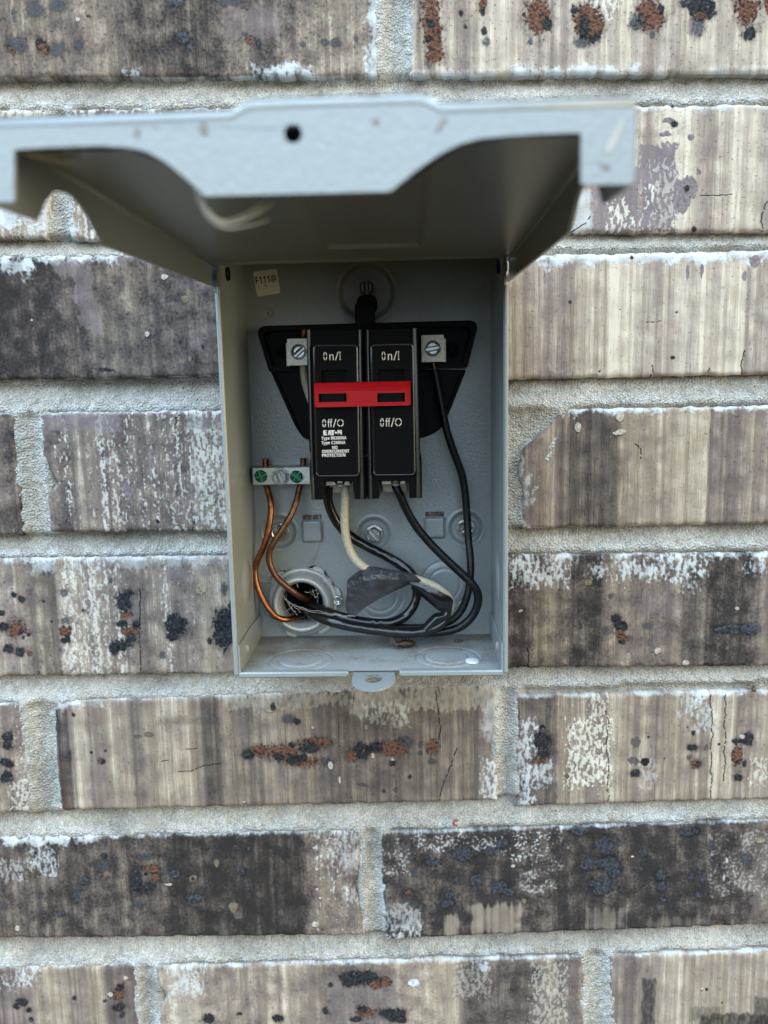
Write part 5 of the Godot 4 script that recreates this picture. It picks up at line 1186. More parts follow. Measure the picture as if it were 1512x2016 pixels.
	for s in 2:
		st = begin()
		add_prism(st, rounded(fl, [0.0007], 2), 0.0, 0.0012, 0.0003, side_frame(left + 0.0012 if s == 0 else right))
		var flange := obj("side_flange", done(st), paint, lid)
		st = begin(true)
		var x := left + 0.0009 if s == 0 else right - 0.0009
		add_tube(st, [Vector3(x, y0 + 0.0002, 0.2600), Vector3(x, y0 + 0.0002, 0.15), Vector3(x, y0 + 0.0002, 0.048)], 0.0013, 12)
		obj("rolled_edge", done(st), paint, flange)
		st = begin(true)
		var sg := -1.0 if s == 0 else 1.0
		add_lathe(st, [Vector2(0, 0.0018), Vector2(0.0022, 0.0016), Vector2(0.0030, 0.0008), Vector2(0.0031, -0.0030)], 24, Transform3D(Basis(Vector3(0, 0, 1), Vector3(0, 1, 0), Vector3(sg, 0, 0)), Vector3((X_LEFT if s == 0 else X_RIGHT) + sg * 0.0005, 0.0535, 0.0455)))
		obj("hinge_pin", done(st), dark_plastic, flange)
	# the rear bend at the hinge
	st = begin()
	add_prism(st, rounded([Vector2(rear - 0.0010, 0.0560), Vector2(rear + 0.0012, 0.0552), Vector2(rear + 0.0035, 0.0566), Vector2(rear + 0.0052, y0 - 0.0001), Vector2(rear + 0.0040, y0 + 0.0014), Vector2(rear - 0.0010, y0 + 0.0012)], [0.0008], 3), 0.0, wide - 0.0026, 0.0, side_frame(right - 0.0013))
	obj("rear_bend", done(st), paint, lid)

# ------------------------------------------------------------------ lettering
func letters(text: String, x0: float, x1: float, y0: float, y1: float, z: float, bold: bool, m: Material, parent: Node3D, turn := 0.0, called := "lettering") -> MeshInstance3D:
	var font := SystemFont.new()
	font.font_names = PackedStringArray(["Droid Sans"])
	font.font_weight = 700 if bold else 400
	var tm := TextMesh.new()
	tm.text = text
	tm.font = font
	tm.font_size = 64
	tm.pixel_size = 0.001
	tm.depth = 0.02
	tm.curve_step = 1.0
	var b := tm.get_aabb()
	var sx := (x1 - x0) / b.size.x
	var sy := (y1 - y0) / b.size.y
	var o := obj(called, tm, m, parent)
	o.transform = Transform3D(Basis(Vector3(0, 0, 1), turn) * Basis.from_scale(Vector3(sx, sy, 0.008)), o.position + Vector3((x0 + x1) * 0.5, (y0 + y1) * 0.5, z))
	var c := b.get_center()
	o.position -= o.basis * Vector3(c.x, c.y, 0)
	return o

func add_arc(st: SurfaceTool, c: Vector2, rx: float, ry: float, a0: float, a1: float, width: float, z0: float, z1: float) -> void:
	var p := PackedVector2Array()
	for k in 9:
		var a := deg_to_rad(lerpf(a0, a1, k / 8.0))
		p.append(c + Vector2(cos(a) * rx, sin(a) * ry))
	for k in range(8, -1, -1):
		var a := deg_to_rad(lerpf(a0, a1, k / 8.0))
		p.append(c + Vector2(cos(a) * (rx - width), sin(a) * (ry - width)))
	add_prism(st, p, z0, z1)

# ------------------------------------------------------------------ the switch
func build_base() -> void:
	var z0 := BACK + 0.0002
	var t := thing("switch_base", "black plastic trapezoid base tray behind the switch, with two metal lugs", "switch base", Vector3(-0.02443, -0.02639, BACK))
	var st := begin()
	# lower plate
	add_prism(st, rounded([Vector2(-0.07427, 0.0097), Vector2(-0.0618, -0.02073), Vector2(-0.05719, -0.02724), Vector2(0.00619, -0.02739), Vector2(0.01478, -0.0233), Vector2(0.01858, -0.01594), Vector2(0.02828, 0.00745)], [0.001, 0.004, 0.003, 0.004, 0.004, 0.004, 0.001]), z0, 0.0062, 0.0006)
	var plate := obj("plate", done(st), black_plastic, t)
	# thin groove ribs on the plate
	for e in [[Vector3(-0.07108, 0.00701, 0.0066), Vector3(-0.05911, -0.02288, 0.0066)], [Vector3(0.02507, 0.00492, 0.0066), Vector3(0.01643, -0.01641, 0.0066)]]:
		st = begin()
		add_tube(st, e, 0.0005, 6)
		obj("rib", done(st), black_plastic, plate)
	# upper tray with a raised rim
	var rim := rounded([Vector2(-0.08, 0.03192), Vector2(-0.0739, 0.00859), Vector2(0.02854, 0.00841), Vector2(0.03488, 0.03224)], [0.006, 0.001, 0.001, 0.006], 6)
	var inner := rounded([Vector2(-0.07722, 0.02929), Vector2(-0.07193, 0.0114), Vector2(0.02622, 0.01103), Vector2(0.03151, 0.02929)], [0.005, 0.001, 0.001, 0.005], 6)
	st = begin()
	add_prism(st, rim, z0, 0.0055, 0.0)
	obj("tray", done(st), black_plastic, t)
	st = begin()
	add_prism(st, keyhole(rim, [inner]), 0.0055, 0.0105, 0.0)
	obj("rim", done(st), black_plastic, t)
	for p in [Vector3(-0.06748, 0.01895, 0.006), Vector3(0.021, 0.01746, 0.006)]:
		st = begin(true)
		add_lathe(st, [Vector2(0.0034, -0.001), Vector2(0.0034, 0.0012), Vector2(0.0026, 0.0018), Vector2(0.0022, 0.0006), Vector2(0, 0.0006)], 24, facing(p))
		obj("post", done(st), dark_plastic, t)
	# clip that hooks under the screw at the top
	st = begin()
	add_box(st, Vector3(-0.02352, 0.03591, 0.007), Vector3(0.0100, 0.0120, 0.0070), 0.0006)
	add_prism(st, keyhole(rect2(-0.02782, 0.03701, -0.01736, 0.04667, 0.004), []), z0, 0.0052, 0.0005)
	obj("clip", done(st), dark_plastic, t)
	# lugs
	for e in [[Vector3(-0.05685, 0.01791, 0.02), 0.70], [Vector3(0.01067, 0.01813, 0.02), 0.17]]:
		var at: Vector3 = e[0]
		st = begin()
		var ring := circle2(Vector2.ZERO, 0.0041, 26)
		add_prism(st, keyhole(rect2(-0.0056, -0.0066, 0.0056, 0.0066, 0.0004), [ring]), -0.012, 0.0, 0.0, facing(at))
		add_box(st, at + Vector3(0, 0, -0.010), Vector3(0.0104, 0.0124, 0.004))
		add_box(st, at + Vector3(0.0060 if at.x > 0.0 else -0.0060, -0.001, -0.005), Vector3(0.0016, 0.0118, 0.006), 0.0003)
		var lug := obj("lug", done(st), mat_lug(), t)
		st = begin(true)
		add_lathe(st, [Vector2(0.0041, -0.004), Vector2(0.0041, 0.0002), Vector2(0.0037, 0.0003), Vector2(0.0034, -0.0012), Vector2(0.0034, -0.004)], 28, facing(at))
		obj("collar", done(st), steel, lug)
		var sc := obj("screw", screw_mesh(0.0034, false, e[1], 0.0024), steel, lug)
		sc.position += at + Vector3(0, 0, -0.0036)

var edge_material: StandardMaterial3D
func mat_edge() -> StandardMaterial3D:
	if edge_material == null: edge_material = surface_grain(mat(lin(0.035, 0.033, 0.030), 0.20, 0.0, 0.9), 89, 60.0, 0.1, 0.00003, 3, 0.4)
	return edge_material

var lug_material: StandardMaterial3D
func lug_dark() -> StandardMaterial3D: return mat(lin(0.20, 0.19, 0.16), 0.4, 0.9)
func mat_lug() -> StandardMaterial3D:
	if lug_material == null: lug_material = surface_grain(mat(lin(0.56, 0.52, 0.44), 0.42, 0.85), 75, 60.0, 0.08, 0.00004, 3, 0.2)
	return lug_material

func build_switch() -> void:
	var zf := 0.043
	var zc := 0.047
	var t := thing("disconnect_switch", "black two-pole switch with white lettering and a red handle tie", "switch", Vector3(-0.02428, -0.05623, 0.010))
	var shells := [
		[Vector2(-0.04974, 0.02752), Vector2(-0.02296, 0.02689), Vector2(-0.02328, -0.05444), Vector2(-0.029, -0.05435), Vector2(-0.02901, -0.04561), Vector2(-0.0444, -0.04558), Vector2(-0.04469, -0.05433), Vector2(-0.05017, -0.05424), Vector2(-0.05024, -0.0348), Vector2(-0.04918, -0.03284), Vector2(-0.05033, -0.03035)],
		[Vector2(-0.02248, 0.02688), Vector2(0.003, 0.02698), Vector2(0.00335, -0.03038), Vector2(0.0026, -0.03184), Vector2(0.00403, -0.03407), Vector2(0.00399, -0.05415), Vector2(-0.0022, -0.0543), Vector2(-0.0023, -0.04583), Vector2(-0.01713, -0.04581), Vector2(-0.01707, -0.0543), Vector2(-0.02278, -0.05445)]]
	var covers := [[618, 680, 702, 930], [731, 678, 812, 928]]
	var cover_q := [
		[Vector2(-0.04592, 0.01944), Vector2(-0.02579, 0.01921), Vector2(-0.02644, -0.04223), Vector2(-0.04656, -0.04212)],
		[Vector2(-0.01886, 0.01905), Vector2(0.00047, 0.01908), Vector2(0.00045, -0.04222), Vector2(-0.01884, -0.04212)]]
	var slots := [[Vector2(-0.04294, 0.00805), Vector2(-0.03085, -0.00745)], [Vector2(-0.01601, 0.0077), Vector2(-0.00358, -0.00777)]]
	var text_x := [-0.04175, -0.01419]
	for k in 2:
		var st := begin()
		add_prism(st, PackedVector2Array(shells[k]), 0.010, zf, 0.0005)
		var pole := obj("pole", done(st), black_plastic, t)
		# ribs down both sides of the cover
		for e in [[[608, 648, 613, 940], [694, 648, 699, 682], [709, 648, 712, 940]], [[721, 648, 726, 940], [728, 648, 731, 940], [817, 646, 822, 938]]][k]: pass
		st = begin()
		var side_strips: Array = [[Vector2(-0.04938, 0.02744), Vector2(-0.04793, 0.02741), Vector2(-0.04855, -0.05388), Vector2(-0.04979, -0.05386)], [Vector2(-0.02507, 0.02687), Vector2(-0.02362, 0.02684), Vector2(-0.02446, -0.05429), Vector2(-0.0262, -0.05426)]] if k == 0 else [[Vector2(-0.02122, 0.02678), Vector2(-0.02002, 0.02675), Vector2(-0.02025, -0.05436), Vector2(-0.02174, -0.05433)], [Vector2(0.0006, 0.02697), Vector2(0.00251, 0.02693), Vector2(0.00324, -0.05425), Vector2(0.00126, -0.05422)]]
		for q: Array in side_strips: add_prism(st, PackedVector2Array(q), zf - 0.0005, zf + 0.0011, 0.0004)
		obj("side_rib", done(st), mat_edge(), pole)
		st = begin()
		var c := rounded(cover_q[k], [0.0016], 4)
		var s: Array = slots[k]
		var hole := rect2(s[0].x, s[1].y, s[1].x, s[0].y)
		add_prism(st, keyhole(c, [hole]), zf - 0.001, zc, 0.0)
		obj("front_cover", done(st), black_plastic, pole)
		# rounded edges of the cover catch the light
		st = begin(true)
		var loop := []
		for p in c: loop.append(Vector3(p.x, p.y, zc - 0.00055))
		loop.append(loop[0])
		add_tube(st, loop, 0.0006, 10)
		obj("cover_edge", done(st), mat_edge(), pole)
		# the lever in its slot, reaching into the tie
		st = begin()
		var mx: float = (s[0].x + s[1].x) * 0.5
		add_box(st, Vector3(mx, -0.0051, 0.0475), Vector3(absf(s[1].x - s[0].x) * 0.97, 0.0062, 0.0160), 0.0006)
		obj("lever", done(st), black_plastic, pole)
		# terminal clamp in the opening below
		st = begin()
		var tx: float = -0.03764 if k == 0 else -0.0099
		add_box(st, Vector3(tx, -0.04693, 0.026), Vector3(0.0125, 0.0030, 0.0190), 0.0005)
		add_box(st, Vector3(tx, -0.05099, 0.014), Vector3(0.0125, 0.0075, 0.0020), 0.0003)
		var clamp_ := obj("terminal", done(st), mat_lug(), pole)
		st = begin(true)
		add_lathe(st, [Vector2(0, 0.001), Vector2(0.0024, 0.0008), Vector2(0.0027, 0), Vector2(0.0027, -0.002)], 20, facing(Vector3(tx + 0.001, -0.04668, 0.0350)))
		obj("terminal_screw", done(st), steel, clamp_)
		# stencilled lettering: On/I and Off/O
		var zt := zc + 0.00006
		var x0: float = text_x[k]
		var wide := 0.0083
		var y1: float = 0.01645 if k == 0 else 0.01606
		var y0: float = 0.01268 if k == 0 else 0.01206
		var h := y1 - y0
		st = begin()
		zero_letter(st, Vector2(x0 + 0.0010, y0 + h * 0.5), 0.00092, h * 0.5, zc - 0.0002, zt)
		obj("lettering", done(st), white_print, pole)
		letters("n", x0 + 0.0030, x0 + 0.0050, y0, y0 + h * 0.72, zc, false, white_print, pole)
		letters("/", x0 + 0.0056, x0 + 0.0074, y0 - h * 0.02, y1, zc, false, white_print, pole)
		letters("I", x0 + 0.0077, x0 + 0.0084, y0, y1, zc, false, white_print, pole)
		x0 = -0.04327 if k == 0 else -0.0156
		y1 = -0.01496 if k == 0 else -0.01504
		y0 = -0.01882 if k == 0 else -0.01913
		h = y1 - y0
		st = begin()
		zero_letter(st, Vector2(x0 + 0.0010, y0 + h * 0.5), 0.00092, h * 0.5, zc - 0.0002, zt)
		for a in [[20, 160], [200, 340]]: pass
		for a in [[8, 82], [98, 172], [188, 262], [278, 352]]: add_arc(st, Vector2(x0 + 0.0088, y0 + h * 0.5), 0.0016, h * 0.46, a[0], a[1], 0.0004, zc - 0.0002, zt)
		obj("lettering", done(st), white_print, pole)
		letters("ff", x0 + 0.0026, x0 + 0.0050, y0, y1, zc, false, white_print, pole)
		letters("/", x0 + 0.0052, x0 + 0.0069, y0 - h * 0.02, y1, zc, false, white_print, pole)
		if k == 0:
			var lines := [["Type BR260NA", 633, 682, 859, 866.5], ["Type C260NA", 633, 680, 868, 875.5], ["NO", 654, 664.5, 878, 884.3], ["OVERCURRENT", 634, 687.5, 885.3, 891.6], ["PROTECTION", 634, 680, 893, 899.3]]
			var xs := [[-0.04376, -0.03181, -0.02325, -0.02527], [-0.04383, -0.03236, -0.02544, -0.02746], [-0.03877, -0.03621, -0.0278, -0.02933], [-0.04371, -0.03064, -0.02957, -0.03111], [-0.04378, -0.03253, -0.03145, -0.03299]]
			for i in 5: letters(lines[i][0], xs[i][0], xs[i][1], xs[i][3], xs[i][2], zc, true, white_print, pole)
			# the maker's block letters
			var bx: float = -0.04282
			var by: float = -0.0227
			var bh: float = -0.02028 - by
			var bw: float = -0.03393 - bx
			st = begin()
			var zb_ := zc - 0.0002
			for p in [[[0, 0], [0, 1], [0.20, 1], [0.20, 0.80], [0.09, 0.80], [0.09, 0.60], [0.18, 0.60], [0.18, 0.40], [0.09, 0.40], [0.09, 0.20], [0.20, 0.20], [0.20, 0]], [[0.23, 0], [0.30, 1], [0.38, 1], [0.45, 0], [0.37, 0], [0.36, 0.25], [0.32, 0.25], [0.31, 0]], [[0.40, 1], [0.40, 0.80], [0.47, 0.80], [0.47, 0], [0.56, 0], [0.56, 0.80], [0.63, 0.80], [0.63, 1]], [[0.77, 0], [0.77, 1], [0.86, 1], [0.93, 0.42], [0.93, 1], [1, 1], [1, 0], [0.91, 0], [0.84, 0.55], [0.84, 0]]]:
				var g := PackedVector2Array()
				for q in p: g.append(Vector2(bx + q[0] * bw, by + q[1] * bh))
				if Geometry2D.triangulate_polygon(g).size() > 0: add_prism(st, g, zb_, zt)
				zt += 0.00002
			add_prism(st, circle2(Vector2(bx + 0.68 * bw, by + 0.5 * bh), bw * 0.055, 14), zb_, zt)
			obj("lettering", done(st), white_print, pole)
	# rivet hole between the poles
	var rv := begin(true)
	add_lathe(rv, [Vector2(0.0022, 0.0004), Vector2(0.0018, 0.0003), Vector2(0.0016, -0.003), Vector2(0, -0.003)], 20, facing(Vector3(-0.02368, -0.03132, 0.0433)))
	obj("rivet_hole", done(rv), mat(lin(0.004, 0.004, 0.004), 0.7), t)
	# the red handle tie
	var red := surface_grain(mat(lin(0.44, 0.010, 0.018), 0.42, 0.0, 0.32), 77, 70.0, 0.15, 0.00003, 2, 0.10)
	var a := Vector2(-0.04508, -0.00906)
	var b := Vector2(-0.00123, 0.00166)
	var win := [[Vector2(-0.04358, -0.00675), Vector2(-0.03046, -0.00282)], [Vector2(-0.0162, -0.00732), Vector2(-0.00342, -0.00316)]]
	var holes := []
	for q in win: holes.append(rect2(q[0].x, q[0].y, q[1].x, q[1].y))
	var front_y: float = -0.00136
	var rs := begin()
	add_prism(rs, keyhole(rect2(a.x, a.y, b.x, front_y, 0.0008), holes), 0.0490, 0.0565)
	var tie := obj("handle_tie", done(rs), red, t)
	rs = begin()
	add_prism(rs, rounded([Vector2(0.0495, front_y - 0.0006), Vector2(0.0565, front_y - 0.0006), Vector2(0.0568, front_y + 0.0002), Vector2(0.0540, b.y + 0.0003), Vector2(0.0520, b.y + 0.0006), Vector2(0.0495, b.y + 0.0004)], [0.0005]), 0.0, b.x - a.x, 0.0004, side_frame(b.x))
	obj("bevelled_top", done(rs), red, tie)
	rs = begin()
	add_prism(rs, rounded([Vector2(0.0490, a.y), Vector2(0.0560, a.y), Vector2(0.0565, a.y + 0.0006), Vector2(0.0570, front_y), Vector2(0.0540, b.y + 0.0006), Vector2(0.0490, b.y + 0.0006)], [0.0006]), 0.0, 0.0010, 0.0003, side_frame(b.x + 0.0004))
	obj("end_cap", done(rs), red, tie)
	rs = begin()
	add_prism(rs, rounded([Vector2(0.0490, a.y), Vector2(0.0560, a.y), Vector2(0.0565, a.y + 0.0006), Vector2(0.0570, front_y), Vector2(0.0540, b.y + 0.0006), Vector2(0.0490, b.y + 0.0006)], [0.0006]), 0.0, 0.0010, 0.0003, side_frame(a.x + 0.0006))
	obj("end_cap", done(rs), red, tie)

func zero_letter(st: SurfaceTool, c: Vector2, rx: float, ry: float, z0: float, z1: float) -> void:
	for a in [[10, 82], [98, 170], [190, 262], [278, 350]]: add_arc(st, c, rx, ry, a[0], a[1], 0.00040, z0, z1)

# ------------------------------------------------------------------ ground bar, connector, wires
func build_ground_bar() -> void:
	var a := Vector3(-0.08438, -0.05004, 0.015)
	var b := Vector3(-0.05359, -0.04046, 0.015)
	var t := thing("ground_bar", "small bright metal ground bar with two green screws and one hex screw", "ground bar", Vector3((a.x + b.x) * 0.5, a.y, BACK))
	var st := begin()
	add_box(st, Vector3((a.x + b.x) * 0.5, (a.y + b.y) * 0.5, 0.0092), Vector3(b.x - a.x, b.y - a.y, 0.0116), 0.0005)
	obj("bar", done(st), surface_grain(mat(lin(0.62, 0.61, 0.57), 0.38, 0.9), 79, 60.0, 0.1, 0.00004, 3, 0.25), t)
	var green := mat(lin(0.07, 0.26, 0.17), 0.24, 0.9)
	add_screw("ground_screw", Vector3(-0.07961, -0.04505, 0.015), screw_mesh(0.0033, false, 0.3, 0.0022, 0.0, false, true), green, t)
	add_screw("ground_screw", Vector3(-0.06096, -0.04564, 0.015), screw_mesh(0.0033, false, 0.9, 0.0022, 0.0, false, true), green, t)
	add_screw("hex_screw", Vector3(-0.06948, -0.04549, 0.015), screw_mesh(0.0042, true, 1.95, 0.0036, 0.0047), zinc, t)

func build_connector() -> void:
	var c := PIPE
	var t := thing("conduit_connector", "round cast metal conduit connector with wires coming out of its mouth", "conduit connector", Vector3(c.x, c.y, BACK))
	var st := begin()
	var nut := PackedVector2Array()
	for k in 120:
		var a := TAU * k / 120.0
		var r := 0.0189
		for l in [[12.0, 7.0], [62.0, 8.0], [133.0, 8.0], [196.0, 7.0], [250.0, 6.0], [305.0, 8.0]]:
			var d := absf(wrapf(rad_to_deg(a) - l[0], -180.0, 180.0))
			r += 0.0020 * smoothstep(l[1] + 4.0, l[1], d)
		nut.append(c + Vector2(cos(a), sin(a)) * r)
	add_prism(st, keyhole(nut, [circle2(c, 0.0140, 60)]), BACK + 0.0004, 0.0058, 0.0)
	var ring := obj("locknut", done(st), zinc, t)
	st = begin(true)
	add_lathe(st, [Vector2(0.0189, 0.0050), Vector2(0.0187, 0.0068), Vector2(0.0168, 0.0076), Vector2(0.0160, 0.0062)], 72, facing(Vector3(c.x, c.y, 0)))
	obj("raised_rim", done(st), zinc, ring)
	st = begin(true)
	add_lathe(st, [Vector2(0.0164, 0.0030), Vector2(0.0164, 0.0070), Vector2(0.0158, 0.0078), Vector2(0.0158, 0.0090), Vector2(0.0162, 0.0096), Vector2(0.0162, 0.0112), Vector2(0.0156, 0.0122), Vector2(0.0150, 0.0138), Vector2(0.0140, 0.0144), Vector2(0.0129, 0.0140), Vector2(0.0124, 0.0120), Vector2(0.0118, 0.0112), Vector2(0.0113, 0.0100), Vector2(0.0112, 0.0020)], 72, facing(Vector3(c.x, c.y, 0)))
	obj("hub", done(st), zinc, t)
	st = begin(true)
	add_lathe(st, [Vector2(0.0113, 0.0030), Vector2(0.0113, -0.0700), Vector2(0.0, -0.0700)], 48, facing(Vector3(c.x, c.y, 0)))
	obj("pipe", done(st), mat(lin(0.03, 0.03, 0.03), 0.8), t)
	st = begin(true)
	add_lathe(st, [Vector2(0.0030, 0.0), Vector2(0.0030, 0.0014), Vector2(0.0024, 0.0022), Vector2(0.0018, 0.0022), Vector2(0.0014, 0.0014), Vector2(0.0, 0.0014)], 24, facing(Vector3(c.x + cos(0.02) * 0.0190, c.y + 0.0004, 0.0054)))
	obj("set_screw", done(st), steel, t)
	st = begin()
	add_box(st, Vector3(c.x + cos(2.32) * 0.0182, c.y + sin(2.32) * 0.0182, 0.0066), Vector3(0.0018, 0.0034, 0.0034), 0.0004, Basis(Vector3(0, 0, 1), 0.5))
	obj("tang", done(st), zinc, t)

func wire(called: String, label: String, category: String, pts: Array, radius, m: Material, group := "", bare := []) -> MeshInstance3D:
	var st := begin(true)
	add_tube(st, smooth_path(pts, 8), radius, 14)
	var o := obj(called, done(st), m)
	tag(o, label, category, group)
	if bare.size() > 0:
		st = begin(true)
		add_tube(st, smooth_path(bare, 6), 0.0011, 12)
		obj("bare_end", done(st), copper_dull, o)
	return o

func build_wires() -> void:
	wire("ground_wire", "bright bare copper wire from the left green screw, bowed to the left", "copper wire", [Vector3(-0.0778, -0.03652, 0.0095), Vector3(-0.07798, -0.04055, 0.0095), Vector3(-0.07829, -0.04784, 0.0095), Vector3(-0.07718, -0.05309, 0.011), Vector3(-0.07529, -0.05894, 0.014), Vector3(-0.07534, -0.06601, 0.0155), Vector3(-0.07718, -0.0753, 0.0165), Vector3(-0.07986, -0.08333, 0.017), Vector3(-0.08321, -0.08968, 0.0165), Vector3(-0.08485, -0.09599, 0.0165), Vector3(-0.08399, -0.10306, 0.017), Vector3(-0.08113, -0.11005, 0.018), Vector3(-0.07716, -0.1165, 0.019), Vector3(-0.07281, -0.12087, 0.0185), Vector3(-0.06769, -0.12251, 0.015), Vector3(-0.06371, -0.12259, 0.008), Vector3(-0.06248, -0.12251, -0.004), Vector3(-0.06403, -0.12451, -0.02)], 0.00165, copper, "bare copper ground wires")
	wire("ground_wire", "dull brown copper wire from the right green screw, crossing a hex screw", "copper wire", [Vector3(-0.05789, -0.03662, 0.0095), Vector3(-0.05804, -0.04091, 0.0095), Vector3(-0.05853, -0.04683, 0.0095), Vector3(-0.06014, -0.05203, 0.011), Vector3(-0.06158, -0.05836, 0.014), Vector3(-0.06424, -0.0653, 0.016), Vector3(-0.06906, -0.07299, 0.018), Vector3(-0.07402, -0.0803, 0.019), Vector3(-0.07639, -0.0857, 0.019), Vector3(-0.07611, -0.0917, 0.019), Vector3(-0.07306, -0.09793, 0.0195), Vector3(-0.06842, -0.10293, 0.0195), Vector3(-0.06356, -0.10777, 0.017), Vector3(-0.06003, -0.1119, 0.012), Vector3(-0.05811, -0.11629, 0.002), Vector3(-0.05883, -0.12121, -0.012)], 0.00165, copper_dull, "bare copper ground wires")
	var cream := surface_grain(mat(lin(0.56, 0.49, 0.36), 0.42), 81, 60.0, 0.05, 0.00004, 3, 0.18)
	wire("white_wire", "cream white insulated wire from the left pole, partly wrapped in black tape", "wire", [Vector3(-0.03525, -0.04563, 0.024), Vector3(-0.03506, -0.05073, 0.025), Vector3(-0.03516, -0.05712, 0.026), Vector3(-0.03564, -0.06498, 0.026), Vector3(-0.03537, -0.07369, 0.026), Vector3(-0.03401, -0.08088, 0.026), Vector3(-0.031, -0.08721, 0.0265), Vector3(-0.02583, -0.09187, 0.0275), Vector3(-0.01879, -0.09441, 0.0285), Vector3(-0.00839, -0.09589, 0.0285), Vector3(0.00277, -0.09922, 0.0275), Vector3(0.01055, -0.10281, 0.0275), Vector3(0.01624, -0.10718, 0.0275), Vector3(0.01836, -0.11246, 0.026), Vector3(0.01682, -0.11789, 0.024)], 0.0022, cream)
	wire("black_wire", "black wire from the right pole, looping round the lower right corner", "wire", [Vector3(-0.00964, -0.04816, 0.024), Vector3(-0.00865, -0.0517, 0.025), Vector3(-0.00641, -0.05644, 0.025), Vector3(-0.00394, -0.06265, 0.024), Vector3(0.00062, -0.07107, 0.023), Vector3(0.00677, -0.07914, 0.023), Vector3(0.01451, -0.08744, 0.0235), Vector3(0.02306, -0.09576, 0.024), Vector3(0.02953, -0.10219, 0.0245), Vector3(0.03239, -0.10817, 0.0245), Vector3(0.03161, -0.11507, 0.024), Vector3(0.02792, -0.12145, 0.0235), Vector3(0.02154, -0.12604, 0.0235), Vector3(0.01143, -0.12813, 0.0235), Vector3(-0.0024, -0.12809, 0.024), Vector3(-0.01833, -0.12638, 0.0245), Vector3(-0.03424, -0.12345, 0.0245), Vector3(-0.04637, -0.12086, 0.0225), Vector3(-0.05514, -0.11928, 0.016), Vector3(-0.06009, -0.11947, 0.005), Vector3(-0.06349, -0.12174, -0.012)], 0.0022, rubber)
	wire("black_wire", "black wire from the right hand lug, hanging down the right side", "wire", [Vector3(0.0117, 0.00766, 0.015), Vector3(0.01316, -0.00055, 0.015), Vector3(0.01536, -0.01219, 0.015), Vector3(0.01761, -0.02394, 0.0145), Vector3(0.02122, -0.03509, 0.0135), Vector3(0.02489, -0.04531, 0.0125), Vector3(0.02671, -0.05475, 0.012), Vector3(0.02769, -0.06688, 0.012), Vector3(0.02835, -0.08028, 0.013), Vector3(0.02922, -0.0908, 0.015), Vector3(0.02906, -0.10003, 0.0165), Vector3(0.02761, -0.10882, 0.0175), Vector3(0.02459, -0.11692, 0.018), Vector3(0.0197, -0.12253, 0.0185), Vector3(0.0116, -0.12562, 0.019), Vector3(0.00031, -0.12673, 0.0195), Vector3(-0.01576, -0.12513, 0.0205), Vector3(-0.03172, -0.12132, 0.0215), Vector3(-0.04528, -0.118, 0.019), Vector3(-0.0547, -0.11647, 0.012), Vector3(-0.06008, -0.11738, 0.0), Vector3(-0.06326, -0.12077, -0.015)], 0.0020, rubber, "", [Vector3(0.01074, 0.01328, 0.015), Vector3(0.01121, 0.00971, 0.015), Vector3(0.01195, 0.00663, 0.015)])
	var vinyl := surface_grain(mat(lin(0.008, 0.008, 0.010), 0.20, 0.0, 0.55), 83, 30.0, 0.02, 0.00030, 2, 0.2)
	wire("taped_wire", "wire bound in wrinkled black tape from behind the left pole, curling round", "wire", [Vector3(-0.04435, -0.05144, 0.018), Vector3(-0.04467, -0.05822, 0.017), Vector3(-0.0431, -0.06456, 0.016), Vector3(-0.03966, -0.07153, 0.015), Vector3(-0.03368, -0.07787, 0.015), Vector3(-0.02518, -0.08298, 0.016), Vector3(-0.01641, -0.08753, 0.017), Vector3(-0.00821, -0.09234, 0.018), Vector3(-0.00217, -0.09765, 0.019), Vector3(0.00065, -0.10427, 0.02), Vector3(0.00028, -0.11098, 0.0205), Vector3(-0.00275, -0.11685, 0.021), Vector3(-0.00762, -0.12091, 0.022), Vector3(-0.01562, -0.12286, 0.0235), Vector3(-0.0275, -0.12145, 0.025), Vector3(-0.03957, -0.11887, 0.023), Vector3(-0.04951, -0.11684, 0.017), Vector3(-0.056, -0.11641, 0.008), Vector3(-0.06057, -0.11893, -0.008)], [0.0026, 0.0025, 0.0027, 0.0025, 0.0027, 0.0024, 0.0026, 0.0025, 0.0024, 0.0024], vinyl)
	wire("taped_wire", "thick glossy taped wire sweeping along the bottom of the box", "wire", [Vector3(0.01721, -0.11813, 0.027), Vector3(0.01401, -0.12184, 0.0272), Vector3(0.00764, -0.12507, 0.028), Vector3(-0.00106, -0.12645, 0.0285), Vector3(-0.0129, -0.12577, 0.0285), Vector3(-0.02604, -0.12398, 0.0285), Vector3(-0.03795, -0.12196, 0.0275), Vector3(-0.04754, -0.12014, 0.024), Vector3(-0.05556, -0.119, 0.017), Vector3(-0.06133, -0.11889, 0.006), Vector3(-0.06494, -0.12118, -0.01)], [0.0018, 0.0025, 0.0029, 0.0030, 0.0029, 0.0028, 0.0027, 0.0025, 0.0024], vinyl)
	wire("left_lug_wire", "short cream wire with a dark end below the left lug, half behind the switch", "wire", [Vector3(-0.05577, 0.01254, 0.012), Vector3(-0.0557, 0.00738, 0.012), Vector3(-0.05509, 0.00219, 0.012), Vector3(-0.05364, -0.00303, 0.0125), Vector3(-0.05143, -0.00957, 0.013)], 0.0019, cream, "", [Vector3(-0.05476, 0.02959, 0.013), Vector3(-0.05517, 0.02554, 0.013)])
	# the flap of black tape round the white wire, and the band that holds it lower down
	var st := begin()
